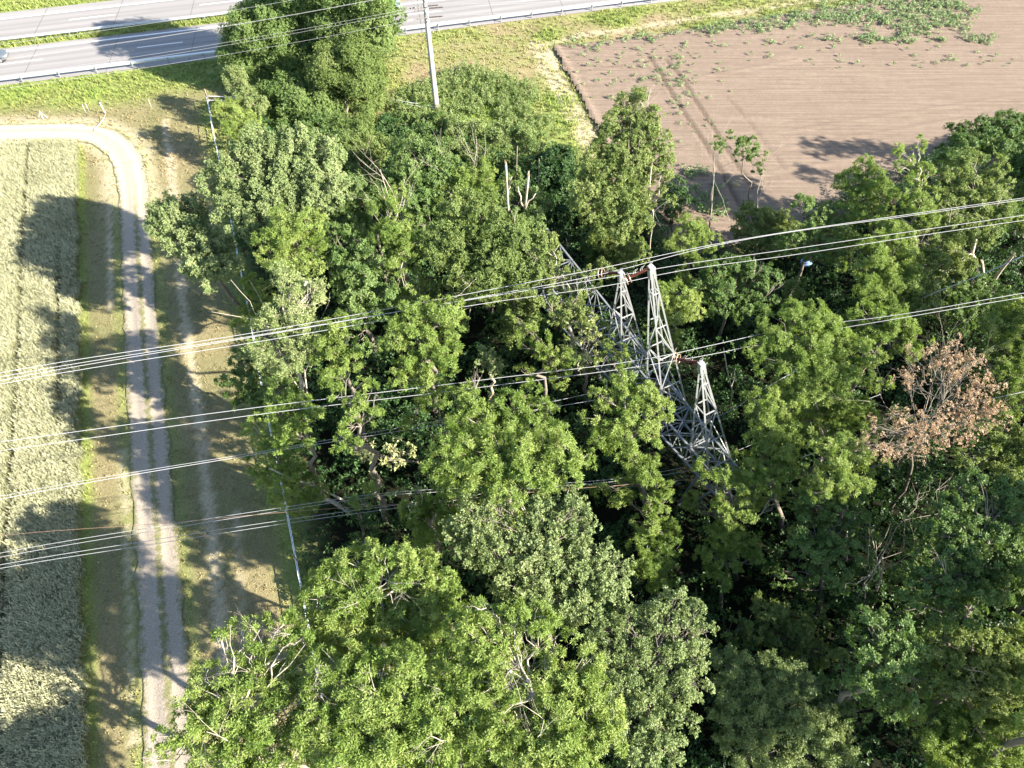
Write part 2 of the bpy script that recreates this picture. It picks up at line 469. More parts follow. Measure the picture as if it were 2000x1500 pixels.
# ------------------------------------------------------------------ farm track
dtm, nt, b = new_mat("gravel_track")
co = objco(nt)
u = attr(nt, "across"); f_hi = noise(nt, co, 11, 6, .75); f_mid = noise(nt, co, 2.2, 5, .7); f_lo = noise(nt, co, .35, 3)
gravel = ramp(nt, f_hi, [(.28, (.18,.145,.110)), (.5, (.32,.27,.215)), (.72, (.46,.40,.325))])
grassy = ramp(nt, f_hi, [(.30, (.090,.098,.040)), (.55, (.175,.170,.076)), (.75, (.28,.245,.125))])
au = math_(nt, 'ABSOLUTE', math_(nt, 'ADD', u, .12))
mid = math_(nt, 'SUBTRACT', 1.0, math_(nt, 'MULTIPLY', math_(nt, 'SUBTRACT', au, math_(nt, 'MULTIPLY', math_(nt, 'SUBTRACT', f_mid, .42), 1.1)), 5.0), True)
mid = math_(nt, 'MULTIPLY', mid, math_(nt, 'MULTIPLY', math_(nt, 'ADD', .35, f_mid), math_(nt, 'SUBTRACT', 1.0, math_(nt, 'MULTIPLY', attr(nt, 'sandy_glare'), .75))), True)
edge = math_(nt, 'MULTIPLY', math_(nt, 'SUBTRACT', math_(nt, 'ADD', math_(nt, 'ABSOLUTE', u), math_(nt, 'MULTIPLY', math_(nt, 'SUBTRACT', f_mid, .5), 1.5)), 1.02), 2.4, True)
gravel = mixc(nt, attr(nt, "sandy_glare"), gravel, ramp(nt, f_hi, [(.28, (.30,.25,.17)), (.5, (.44,.38,.28)), (.72, (.54,.48,.38))]))  # pale sandy bend, with its overexposed glare put into the gravel colour
cc = mixc(nt, math_(nt, 'MAXIMUM', mid, edge), gravel, grassy)
L(nt, cc, b.inputs["Base Color"]); b.inputs["Roughness"].default_value = .95; b.inputs["Specular IOR Level"].default_value = .1
bump(nt, b, f_hi, .8, .06)
def resample(poly, step):
    seg = np.linalg.norm(np.diff(poly, axis=0), axis=1); s = np.concatenate([[0], np.cumsum(seg)])
    t = np.arange(0, s[-1], step)
    p = np.stack([np.interp(t, s, poly[:, 0]), np.interp(t, s, poly[:, 1])], 1)
    for _ in range(6): p[1:-1] = (p[:-2] + 2*p[1:-1] + p[2:]) / 4
    return p
tr = resample(TRACK, .4)
T = np.gradient(tr, axis=0); T /= np.linalg.norm(T, axis=1, keepdims=True); Nn = np.stack([-T[:, 1], T[:, 0]], 1)
us = np.linspace(-1.38, 1.38, 15)
V = []; A = []
wide = 1 + .14 * sstep(54, 64, tr[:, 1]); sandy_glare = sstep(50, 62, tr[:, 1])
rag = fbm(tr, .9, 61) - .5; rag2 = fbm(tr + 50, .9, 62) - .5
for j, uu in enumerate(us):
    r = uu + (rag * .5 if j == 0 else rag2 * .5 if j == 14 else 0)
    hgt = .028 - .05 * np.exp(-((abs(uu) - .72) / .28) ** 2) + .03 * (abs(uu) < .25) - .02 * (abs(uu) > 1.3)
    p = tr - Nn * np.reshape(r * wide, (-1, 1))
    V.append(np.concatenate([p, np.full((len(p), 1), hgt + .02)], 1)); A.append(np.full(len(p), uu))
n = len(tr); V = np.concatenate(V); A = np.concatenate(A)
i = np.arange(n - 1)[None, :]; j = np.arange(14)[:, None] * n
q = np.stack([j + i, j + i + 1, j + n + i + 1, j + n + i], -1).reshape(-1, 4)
tag(link("dirt_track", mesh_np("dirt_track", V, [q], True, {"across": A, "sandy_glare": np.tile(sandy_glare, 15)}, [dtm])), kind="structure")

# ------------------------------------------------------------------ bare field
sm, nt, b = new_mat("tilled_soil")
co = objco(nt)
f_hi = noise(nt, co, 14, 6, .7); f_lo = noise(nt, co, .12, 4); f_mid = noise(nt, co, 1.4, 5, .65)
fur = noise(nt, scaled(nt, co, (.10, 3.2, 1), -RA - .02), 1.0, 3, .55)
c = ramp(nt, fur, [(.34, (.172,.126,.096)), (.5, (.235,.175,.135)), (.66, (.285,.217,.170))])
c = mixc(nt, ramp(nt, f_hi, [(.45,(0,0,0)),(.70,(.75,.75,.75))]), c, (.115,.084,.060))
c = mixc(nt, ramp(nt, f_mid, [(.40,(0,0,0)),(.75,(.55,.55,.55))]), c, (.140,.104,.075))
c = mixc(nt, math_(nt, 'MULTIPLY', f_lo, .45), c, (.290,.226,.170))
c = mixc(nt, math_(nt, 'MULTIPLY', attr(nt, "rut_shade"), .8), c, (.100,.070,.052))  # shadow inside the ruts painted in as darker soil
L(nt, c, b.inputs["Base Color"]); b.inputs["Roughness"].default_value = .95; b.inputs["Specular IOR Level"].default_value = .1
bh = math_(nt, 'ADD', math_(nt, 'MULTIPLY', fur, .5), math_(nt, 'MULTIPLY', f_hi, .6))
bump(nt, b, bh, 1.0, .16)
lo_ = SOIL.min(0); hi_ = SOIL.max(0)
P, q, nx, ny = grid(lo_[0], min(hi_[0], 92), lo_[1], hi_[1], .28)
sd = sdist(P, SOIL) + (fbm(P, 1.2, 33) - .5) * 1.0
keep = sd > 0
RUTS = [W2([(1268,112),(1292,150),(1330,215),(1375,280),(1410,340),(1440,395),(1470,440)]), W2([(1300,118),(1328,150),(1362,205),(1400,262),(1430,310),(1470,370)]),
        W2([(1420,190),(1470,250),(1515,310),(1530,330)])]
z = (fbm(P, .8, 41) - .5) * .05 + .10
rut_shade = np.zeros(len(P))
for k, rr in enumerate(RUTS):
    d = seg_dist(P, rr) + (fbm(P, .7, 90 + k) - .5) * .12; s_ = (1, .9, .35)[k]
    z += s_ * (-.10 * np.exp(-(d / .20) ** 2) + .025 * np.exp(-((d - .50) / .22) ** 2)); rut_shade = np.maximum(rut_shade, s_ * np.exp(-(d / .25) ** 2))
for k, (a, b2) in enumerate((((1180,185),(1560,118)), ((1330,290),(2100,170)), ((1480,300),(2050,205)), ((1100,150),(1300,118)), ((1450,345),(2000,262)))):
    ll = W2([a, b2]); d = seg_dist(P, ll); z += .05 * np.exp(-(d / .25) ** 2) - .03 * np.exp(-((d - .5) / .3) ** 2)
lf = seg_dist(P, SOIL[:4]); z += .16 * np.exp(-((lf - .45) / .4) ** 2)
idx = np.cumsum(keep) - 1
qq = q[keep[q].all(1)]
tag(link("field", mesh_np("field", np.concatenate([P, z[:, None]], 1)[keep], [idx[qq]], True, {"rut_shade": rut_shade[keep]}, [sm])), kind="structure")

# ------------------------------------------------------------------ wheat
WD = WHEAT_EDGE[-1] - WHEAT_EDGE[0]; WD /= np.linalg.norm(WD); WNl = np.array([-WD[1], WD[0]])
wtop = W2([(-320,300),(-150,292),(0,286),(150,284)])
def wheat_pts(n):
    P = np.stack([rng.uniform(-78, -17, n), rng.uniform(-6, 74, n)], 1)
    e = WHEAT_EDGE; xe = np.interp(P[:, 1], e[:, 1], e[:, 0])
    ytop = np.interp(P[:, 0], wtop[:, 0], wtop[:, 1])
    d = (xe - P[:, 0]) * math.cos(.36)
    wob = (fbm(P, 1.1, 71) - .5)
    k = (d > -.1 + wob * .9) & (P[:, 1] < ytop + wob * 1.2) & (P[:, 0] > -78)
    for o, y0, y1_ in ((1.35, 30, 50), (4.55, 0, 80), (7.7, 0, 80), (12.2, 0, 80), (13.9, 0, 80), (24, 0, 80), (25.7, 0, 80)):
        k &= ~((abs(d - o + wob * .25) < .25) & (P[:, 1] > y0) & (P[:, 1] < y1_) & (rng.random(n) < .93))
    return P[k]
def blades(P, z0, h, hj, w, lean, nb, spread, tip=1.0, kink=True, tint=None):
    """nb blades per point: bent strips of two quads"""
    n = len(P); m = n * nb
    base = np.repeat(P, nb, axis=0) + rng.normal(0, spread, (m, 2))
    hh = np.repeat(h * (1 + rng.normal(0, hj, n)), nb) * rng.uniform(.75, 1.15, m) if np.isscalar(h) else np.repeat(h, nb) * rng.uniform(.7, 1.15, m)
    a = rng.uniform(0, 2*math.pi, m); d = np.stack([np.cos(a), np.sin(a)], 1)
    ln = lean * rng.uniform(.2, 1.0, m) * hh
    s = np.stack([-d[:, 1], d[:, 0]], 1) * (w * rng.uniform(.7, 1.3, m))[:, None] * .5
    zb = np.full(m, z0)
    v0 = np.concatenate([base - s, zb[:, None]], 1); v1 = np.concatenate([base + s, zb[:, None]], 1)
    mid = base + d * (ln * .35)[:, None]; zm = (zb + hh * .68)[:, None]
    v2 = np.concatenate([mid + s, zm], 1); v3 = np.concatenate([mid - s, zm], 1)
    end = base + d * ln[:, None]; ze_ = (zb + hh * (1 - .25 * lean))[:, None]
    v4 = np.concatenate([end + s * tip, ze_], 1); v5 = np.concatenate([end - s * tip, ze_], 1)
    V = np.stack([v0, v1, v2, v3, v4, v5], 1).reshape(-1, 3)
    i = np.arange(m)[:, None] * 6
    q = np.concatenate([i + [[0, 1, 2, 3]], i + [[3, 2, 4, 5]]])
    t = np.repeat(tint, nb) if tint is not None else rng.random(n).repeat(nb)
    t = np.clip(t + rng.normal(0, .15, m), 0, 1)
    return V, q, np.repeat(t, 6)
wm, nt, b = new_mat("wheat_ears")
tz = N(nt, "ShaderNodeSeparateXYZ"); L(nt, objco(nt), tz.inputs[0])
ear = ramp(nt, attr(nt, "tint"), [(0, (.275,.27,.155)), (.5, (.38,.375,.225)), (1, (.48,.465,.30))])
stalk = ramp(nt, attr(nt, "tint"), [(0, (.17,.19,.09)), (1, (.27,.275,.14))])
L(nt, mixc(nt, math_(nt, 'MULTIPLY', math_(nt, 'SUBTRACT', tz.outputs[2], .38), 3.0, True), stalk, ear), b.inputs["Base Color"])
b.inputs["Roughness"].default_value = .7; b.inputs["Specular IOR Level"].default_value = .25
WP = wheat_pts(240000)
V, q, t = blades(WP, 0, .78, .05, .019, .42, 10, .12, 1.2, tint=fbm(WP, 3.5, 55) * .8 + rng.random(len(WP)) * .3)
tag(link("wheat", mesh_np("wheat", V, [q], False, {"tint": t}, [wm])), "ripening pale green wheat standing dense in tramlined rows", "wheat", kind="stuff")

# ------------------------------------------------------------------ grass blades on the mown strip, verge and bank
grm, nt, b = new_mat("grass_blade")
gc = mixc(nt, attr(nt, "tint"), ramp(nt, attr(nt, "zone2"), [(0, (.18,.155,.065)), (.5, (.18,.20,.055)), (1, (.15,.23,.042))]), ramp(nt, attr(nt, "zone2"), [(0, (.38,.31,.17)), (.5, (.36,.35,.12)), (1, (.33,.39,.10))]))
L(nt, gc, b.inputs["Base Color"]); b.inputs["Roughness"].default_value = .6; b.inputs["Specular IOR Level"].default_value = .25
n = 150000
GP = np.stack([rng.uniform(-80, 60, n), rng.uniform(-6, 122, n)], 1)
ro = (GP - E0) @ RN
xe = np.interp(GP[:, 1], WHEAT_EDGE[:, 1], WHEAT_EDGE[:, 0])
wheat_in = (GP[:, 0] < xe) & (GP[:, 1] < np.interp(GP[:, 0], wtop[:, 0], wtop[:, 1]))
keep = ~wheat_in & (sdist(GP, FOREST) < .5) & (sdist(GP, SOIL) < .1) & ~((ro > -2.2) & (ro < o_asph_far)) & ~((ro > o2_near - .8) & (ro < o2_edge))
dt = seg_dist(GP, TRACK); keep &= (dt > 1.3) | ((dt < .2) & (rng.random(n) < .5))
GP = GP[keep]; zo = zones(GP); ro = ro[keep]
hgt = .07 + .22 * np.clip(zo[:, 1] - .25, 0, 1) + .10 * rng.random(len(GP))
hgt *= np.where(GP[:, 1] > 62, 1.7, 1.0)
hgt = np.where((ro > o_asph_far) & (ro < o2_near), .5, hgt)
med = (ro > o_asph_far) & (ro < o2_near)
sel = rng.random(len(GP)) < np.where(med, 1, .30 + .7 * zo[:, 1])
GP, zo, hgt = GP[sel], zo[sel], hgt[sel]
V, q, t = blades(GP, -.03, hgt, .2, .05, .9, 6, .10, .25, tint=np.clip(.25 + zo[:, 0] * .4 + zo[:, 3] * .4, 0, 1))
tag(link("grass", mesh_np("grass", V, [q], False, {"tint": t, "zone2": np.repeat(np.repeat(zo[:, 1], 6), 6)}, [grm])), "short to knee high grass of the verge and mown strip", "grass", kind="stuff")
# ------------------------------------------------------------------ lattice pylon lying between the trees
steel = plain("shaded_steel", (.20,.215,.23), .6, .2, .15, 2.5)  # pylon steel darkened, the body's shade put into its colour
steel_lit = plain("sunlit_steel", (.34,.345,.335), .55, .2, .12, 2.5)  # lighter copy for the arms, sunlight put into its colour
ZB = 5.0                                     # height of the body's top face above the ground
pA = at(1150, 600, ZB); pB = at(1400, 900, ZB)
AX = (pB - pA); AX[2] = 0; AX /= np.linalg.norm(AX); SIDE = np.array([-AX[1], AX[0], 0])
far_p = at(1035, 460, ZB); s_far = float((far_p - pA) @ AX)
s_end = float((at(1455, 968, ZB) - pA) @ AX)
PYB = pA + AX * s_far; PYB[2] = 0
pylon = empty("lattice_pylon", PYB, "grey steel lattice pylon lying between the trees with three tapered arms pointing up", "pylon")
def half(s):                                # half width of the body along it
    t = (s - s_far) / (s_end - s_far)
    return 1.75 * (1 - t) + .78 * t
def bp(s, i):                               # corner i of the body section at s
    w = half(s); sx = (1, -1, -1, 1)[i]; up = (1, 1, -1, -1)[i]
    zc = ZB - half((s_far + s_end) / 2) * .0
    p = pA + AX * s + SIDE * w * sx
    return np.array([p[0], p[1], ZB if up > 0 else ZB - 2 * w * .95])
mb = MB()
cuts = [s_far]
while cuts[-1] < s_end - .8: cuts.append(cuts[-1] + max(1.25, half(cuts[-1]) * 1.25))
cuts[-1] = s_end
for i in range(4):
    mb.bar(bp(s_far, i) - PYB, bp(s_end, i) - PYB, .14)
for k, (s, t) in enumerate(zip(cuts[:-1], cuts[1:])):
    for i in range(4):
        j = (i + 1) % 4
        mb.bar(bp(s, i) - PYB, bp(t, j) - PYB, .062)
        mb.bar(bp(s, j) - PYB, bp(t, i) - PYB, .062)
        if k % 2 == 0: mb.bar(bp(s, i) - PYB, bp(s, j) - PYB, .07)
for i in range(4):                           # earth wire peak at the near end
    mb.bar(bp(s_end, i) - PYB, at(1470, 985, ZB - 1.2) - PYB, .12)
for s in (s_far + 1, (s_far + s_end) / 2 - 1.2, s_end - 3.2):   # bent struts it came down on
    for i in (2, 3):
        q0 = bp(s, i); mb.bar(q0 - PYB, q0 + np.array([R.uniform(-.8, .8), R.uniform(-.8, .8), -q0[2]]) - PYB, .16)
        q1 = bp(s + 1.4, i); mb.bar(q1 - PYB, q1 + np.array([R.uniform(-1.2, .4), R.uniform(-.8, .8), -q1[2]]) - PYB, .14)
mb.build("lattice_body", steel, pylon)

brown = plain("brown_porcelain", (.16,.055,.040), .25, 0, .2, 4)
ringm = plain("arcing_ring_metal", (.60,.42,.33), .35, .7, .1, 4)
horn = plain("arcing_horn_metal", (.75,.74,.72), .4, .6, .1, 4)
def solve_z(px, py, bx, by):
    zs = np.linspace(6, 24, 721); best = min(zs, key=lambda z: np.hypot(*(at(px, py, z)[:2] - np.array([bx, by]))))
    return float(best)
ARMS = []
def arm(base_px, tip_px, ring_px, wid, lng, name_label):
    bw = at(*base_px, ZB)
    s = float((bw - pA) @ AX)
    c = pA + AX * s; c[2] = ZB
    zt = solve_z(tip_px[0], tip_px[1], c[0], c[1])
    tip = at(tip_px[0], tip_px[1], zt)
    m = MB(); O = PYB
    neck = tip + (c - tip) * (.75 / np.linalg.norm(c - tip))
    tp = lambda sx, sy, h: neck + AX * sx * .13 + SIDE * sy * .13 + (tip - neck) * h
    feet = {}
    for sx in (-1, 1):
        for sy in (-1, 1):
            f = c + AX * sx * lng + SIDE * sy * wid; feet[sx, sy] = f
            a = tp(sx, sy, 0)
            m.bar(f - O, a - O, .10)
            m.bar(a - O, tip + AX * sx * .10 + SIDE * sy * .10 - O, .16)
    m.box(tip - O, (.36, .36, .10), math.atan2(AX[1], AX[0]))
    m.box(neck + (tip - neck) * .5 - O, (.27, .27, .55), math.atan2(AX[1], AX[0]))
    L_ = np.linalg.norm(tip - c); nb = max(4, int(L_ / 2.3))
    P_ = lambda sx, sy, t: feet[sx, sy] + (tp(sx, sy, 0) - feet[sx, sy]) * t
    ts = 1 - (1 - np.linspace(0, .9, nb)) ** 1.0
    for k, t in enumerate(ts):
        ring = [(-1, -1), (1, -1), (1, 1), (-1, 1)]
        for i in range(4):
            a, b_ = ring[i], ring[(i + 1) % 4]
            if k % 2 == 0 or i % 2: m.bar(P_(*a, t) - O, P_(*b_, t) - O, .06)
            if k + 1 < len(ts):
                if (k + i) % 2: a, b_ = b_, a
                m.bar(P_(*a, t) - O, P_(*b_, ts[k + 1]) - O, .055)
    ao = m.build("crossarm", steel_lit, pylon)
    if name_label: ao["label"] = name_label
    # insulator string from the tip to the wires
    e = at(ring_px[0], ring_px[1], tip[2] - .55)
    ins = MB(); d = e - tip; Ld = np.linalg.norm(d); d = d / Ld
    n = 44; tt = np.linspace(0.06, .97, n)
    rr = np.where(np.arange(n) % 2 == 0, .05, .115)
    ins.tube([tip + d * Ld * t - O for t in tt], rr, 9)
    io = ins.build("insulator", brown, ao, smooth=False)
    sidev = np.cross(d, [0, 0, 1.0]); sidev /= np.linalg.norm(sidev); upv = np.cross(sidev, d)
    for off_, rad in ((.0, .34), (.22, .30)):
        rg = MB()
        cc = e - d * off_
        rg.tube([cc + sidev * rad * math.cos(a) + upv * rad * math.sin(a) - O for a in np.linspace(0, 2 * math.pi, 19)], .028, 5, False)
        rg.build("arcing_ring", ringm, ao, smooth=True)
    for t in (.03, .10, .36, .43, .62, .69):
        hn = MB()
        c0 = tip + d * Ld * t
        hn.tube([c0 - O, c0 + np.array([0, 0, .22]) + sidev * .05 - O, c0 + np.array([0, 0, .42]) - d * .06 - O], .02, 4)
        hn.build("arcing_horn", horn, ao)
    return tip, e
tip1, end1 = arm((1220, 688), (1213, 533), (1172, 534), 1.05, 1.0, None)
tip2, end2 = arm((1290, 788), (1272, 522), (1222, 545), .98, 1.0, "tallest lattice arm standing in the middle")
tip3, end3 = arm((1388, 885), (1370, 710), (1318, 700), .92, .95, None)

# ------------------------------------------------------------------ overhead wires
alu = plain("aluminium_conductor", (.33,.33,.345), .8, 0.0, .06, 2)
cop = plain("reddish_earth_wire", (.34,.21,.14), .45, .4, .1, 2)
def spline(pts, n):
    P_ = np.array(pts); s = np.concatenate([[0], np.cumsum(np.linalg.norm(np.diff(P_, axis=0), axis=1))])
    t = np.linspace(0, s[-1], n)
    if len(P_) == 2: return P_[0] + (P_[1] - P_[0]) * (t / s[-1])[:, None]
    out = []
    m = np.gradient(P_, s, axis=0)
    for x in t:
        k = min(max(np.searchsorted(s, x) - 1, 0), len(P_) - 2); h = s[k+1] - s[k]; u = (x - s[k]) / h
        out.append((2*u**3-3*u**2+1)*P_[k] + (u**3-2*u**2+u)*h*m[k] + (-2*u**3+3*u**2)*P_[k+1] + (u**3-u**2)*h*m[k+1])
    return np.array(out)
def wire(pts, label, group, mat=alu, r=.016):
    """pts: (px, py, z) or world points"""
    W = [at(*p) if len(p) == 3 and max(p[:2]) > 60 or (len(p) == 3 and p[0] < -60) else np.array(p) for p in pts]
    C = spline(W, 60); o = C[0]
    m = MB(); m.tube(C - o, r, 6)
    ob = m.build("overhead_wire", mat, None, True, tuple(o))
    return tag(ob, label, "power line", group)
g = "conductors strung to the pylon"
wire([(-300, 790, 14.6), (0+1, 728, 14.2), (500, 649, 13.3), (950, 567, 12.9), (1178, 523, 12.8), (1380, 480, 12.8), (1800, 415, 12.3), (2300, 345, 12)], "uppermost bright conductor of the top four, passing above the shortest arm's insulator", g)
wire([(-300, 798, 14.5), (1, 736, 14.1), (500, 655, 13.2), (950, 578, 12.7), (1172, 536, 12.5), (1385, 482, 12.6), (1800, 418, 12.1), (2300, 350, 11.8)], "bright conductor clamped at the insulator of the arm nearest the field", g)
wire([(-300, 806, 14.5), (1, 743, 14.1), (500, 657, 13.3), (950, 580, 12.9), (1222, 536, 12.8), (1276, 526, 12.8), (1548, 486, 12.7), (2002, 420, 12.4), (2350, 372, 12.2)], "bright conductor running just under the tip of the tallest arm", g)
wire([(-300, 813, 14.4), (1, 750, 14.0), (500, 668, 13.1), (950, 592, 12.6), (1232, 549, 12.5), (1276, 539, 12.5), (1548, 498, 12.4), (2002, 430, 12.1), (2350, 384, 12)], "bright conductor lowest of the four below the tallest arm's ring", g)
wire([(-300, 903, 14), (1, 863, 13.6), (500, 796, 12.7), (950, 741, 12.0), (1305, 693, 11.9), (1400, 672, 11.8), (1550, 640, 11.4), (1725, 619, 12.3), (2002, 572, 13), (2350, 520, 13)], "upper conductor of the pair held by the arm nearest the drone", g)
wire([(-300, 920, 13.9), (1, 880, 13.5), (500, 810, 12.6), (950, 755, 11.9), (1310, 706, 11.7), (1400, 690, 11.6), (1550, 657, 11.2), (1725, 627, 12.1), (2002, 580, 12.8), (2350, 530, 12.8)], "lower conductor of the pair held by the arm nearest the drone", g)
wire([(-300, 1034, 9), (1, 969, 8.5), (520, 880, 7.2), (730, 844, 6.6), (880, 818, 6.2), (1050, 790, 5.6), (1190, 760, 4.0)], "thin conductor crossing the leaning pale trunk, upper of its pair", g, r=.013)
wire([(-300, 1040, 8.9), (1, 975, 8.4), (520, 884, 7.1), (730, 850, 6.4), (880, 826, 6.0), (1050, 800, 5.2), (1200, 775, 3.8)], "thin conductor crossing the leaning pale trunk, lower of its pair", g, r=.018)
wire([(-300, 1085, 8), (1, 1046, 7.6), (330, 1021, 7.2), (560, 1000, 7.0), (850, 979, 6.6), (1100, 956, 6.2), (1350, 936, 5.0), (1440, 925, 4.6)], "reddish brown earth wire ending at the near tip of the pylon body", g, cop, .012)
wire([(-300, 1145, 7.5), (1, 1080, 7.2), (330, 1025, 6.9), (560, 990, 6.7), (760, 962, 6.5), (950, 968-17, 6.2), (1221, 933, 5.6), (1339, 913, 4.6)], "conductor of the low pair meeting the pylon body below the near arm", g, r=.013)
wire([(-300, 1152, 7.3), (1, 1088, 7.0), (330, 1032, 6.7), (560, 996, 6.5), (760, 967, 6.3), (950, 972-15, 6.0), (1221, 938, 5.4), (1345, 920, 4.4)], "second conductor of the low pair meeting the pylon body", g, r=.013)
wire([(-300, 1163, 7.0), (1, 1103, 6.7), (330, 1050, 6.4), (560, 1015, 6.2), (800, 983, 6.0), (1000, 958, 5.4), (1330, 938, 3.6)], "conductor of the lowest pair sagging into the ash crowns, upper strand", g, r=.014)
wire([(-300, 1170, 6.8), (1, 1110, 6.5), (330, 1058, 6.2), (560, 1022, 6.0), (800, 989, 5.8), (1000, 964, 5.2), (1330, 945, 3.4)], "lowest conductor of all, sagging into the ash crowns", g, r=.014)
wire([(1720, 622, 3.0), (1830, 570, 9.0), (1920, 535, 11), (2002, 498, 12.5), (2300, 380, 14)], "thick loose conductor rising past the two cut trunks", g, r=.03)
wire([(1180, 868, 4.2), (1310, 830, 4.0), (1405, 812, 3.8), (1500, 755, 4.5), (1560, 722, 4.6), (1640, 690, 5.0)], "thin slack wire slanting behind the arm nearest the drone", g, r=.018)
wire([(1440, 880, 3.4), (1560, 830, 4.0), (1720, 770, 5.0)], "short slack wire running from the pylon body into the big rounded ash", g, r=.018)
wire([(1560, 895, 5.5), (1660, 862, 7), (1770, 832, 9), (1810, 815, 9.5), (2020, 760, 10)], "fine wire strung through the withered brown tree", g, r=.016)

# ------------------------------------------------------------------ concrete line pole by the motorway
conc = plain("grey_concrete", (.42,.39,.36), .85, 0, .12, 3)
pb_ = at(853, 216); PZ = 15.0
pole = empty("concrete_pole", pb_, "tall grey concrete line pole with short steel arms, standing by the motorway", "utility pole")
m = MB()
lean = np.array([-.25, .1, 0])
zz_ = np.linspace(-.3, PZ, 12)
m.tube([np.array([0, 0, z]) + lean * (z / PZ) for z in zz_], .34 - .16 * (zz_ / PZ), 10)
m.build("shaft", conc, pole, True)
dkins = plain("dark_insulator", (.06,.045,.045), .3, 0, .2, 4)
wires_at = []
def pole_level(z, reach):
    mm = MB(); tip = {}
    for sgn in (-1, 1):
        c = np.array([0, 0, z]) + lean * (z / PZ)
        e = c + np.array([RN[0], RN[1], 0]) * sgn * reach
        mm.bar(c, e, .13); mm.bar(c + [0, 0, -.75], e, .08); tip[sgn] = e
    mm.build("arm", galv_dk, pole)
    return tip
lv = {z: pole_level(z, r) for z, r in ((13.6, 1.5), (12.1, 1.9), (10.9, 1.2))}
RD3 = np.array([RD[0], RD[1], 0])
pend = {}
for z, t in lv.items():
    for sgn, e in t.items():
        for sd_ in (-1, 1):
            mm = MB(); a = e + RD3 * sd_ * .12; b2 = e + RD3 * sd_ * 1.45 + np.array([0, 0, -.05])
            n = 20; mm.tube([a + (b2 - a) * u for u in np.linspace(0, 1, n)], np.where(np.arange(n) % 2, .08, .045), 7)
            mm.build("insulator", dkins, pole)
            pend[z, sgn, sd_] = b2 + pb_
g2 = "line wires on the concrete pole"
LW = {(13.6, 1): ("farther top wire of the concrete pole", 11.8), (13.6, -1): ("nearer top wire of the concrete pole", 11.7), (12.1, 1): ("farther middle wire of the concrete pole", 10.6),
      (12.1, -1): ("nearer middle wire of the concrete pole", 10.6), (10.9, 1): ("farther lowest wire of the concrete pole", 9.7), (10.9, -1): ("nearer lowest wire of the concrete pole", 9.6)}
for (z, sgn), (lab, zm) in LW.items():
    for sd_, name in ((-1, "running over the leafy oaks"), (1, "running along the field edge")):
        a = pend[z, sgn, sd_]; b2 = a + RD3 * sd_ * 95 + np.array([0, 0, .4])
        pts = [a + (b2 - a) * u + np.array([0, 0, -1.9 * 4 * u * (1 - u)]) for u in np.linspace(0, 1, 24)]
        m = MB(); m.tube(np.array(pts) - a, .009, 5)
        o = m.build("overhead_wire", alu, None, True, tuple(a)); tag(o, lab + ", " + name, "power line", g2)

# ------------------------------------------------------------------ tape fence along the tree belt
tape = plain("white_fence_tape", (.86,.86,.92), .5, 0, .05, 4)
wood = plain("weathered_post_wood", (.26,.20,.15), .9, 0, .25, 6)
def fence(poly, z1, z2, label, step=7.0):
    base = np.array([poly[0][0], poly[0][1], 0.0])
    root = empty("tape_fence", base, label, "fence")
    p2 = np.array(poly)
    seg = np.linalg.norm(np.diff(p2, axis=0), axis=1); tot = seg.sum(); s = np.concatenate([[0], np.cumsum(seg)])
    pos = lambda t: np.array([np.interp(t, s, p2[:, 0]), np.interp(t, s, p2[:, 1])])
    posts = np.linspace(0, tot, max(2, int(tot / step) + 1))
    pm2 = MB(); pm2.tube([[0, 0, -.2], [0, 0, z1 + .25]], .055, 7); pmesh = pm2.mesh("post", True, [wood])
    for t in posts: link("post", pmesh, root, (*(pos(t) - base[:2]), 0))
    for z in (z1, z2):
        m = MB()
        pts = []
        for t in np.linspace(0, tot, int(tot * 1.6) + 2):
            x = pos(t); u = ((t / tot * (len(posts) - 1)) % 1)
            pts.append([x[0] - base[0], x[1] - base[1], z - .05 * 4 * u * (1 - u)])
        m.tube(pts, .030, 4); m.build("tape", tape, root)
fence(FENCE, 1.05, .55, "white tape fence running along the mown strip beside the tree belt")
fence(W2([(409, 204), (440, 205), (475, 206), (530, 207), (600, 214)]), 1.05, .55, "short white tape fence turning the corner towards the leafy oaks")
fence(W2([(700, 190), (736, 202), (790, 213), (852, 224)]), 1.0, .7, "white tape fence ending at the foot of the concrete pole")
m = MB(); m.tube([[0, 0, -.2], [0, 0, 1.7]], .075, 8); cpm = m
t = cpm.build("fence_post", wood, None, True, tuple(at(409, 201))); tag(t, "tall brown wooden corner post of the white tape fence", "post")
for k, (x, y, lb) in enumerate(((169, 222, "thin grey stake in the long grass near the barrier tape"), (175, 219, "thin grey stake just behind another by the barrier tape"), (297, 212, "thin stake in the dry grass under the motorway verge"))):
    m = MB(); m.tube([[0, 0, -.1], [.02, 0, .6], [.05, 0, 1.15]], .028, 6)
    tag(m.build("fence_stake", plain("stake_metal", (.55,.53,.50), .6, .2) if k == 0 else bpy.data.materials["stake_metal"], None, True, tuple(at(x, y))), lb, "post")
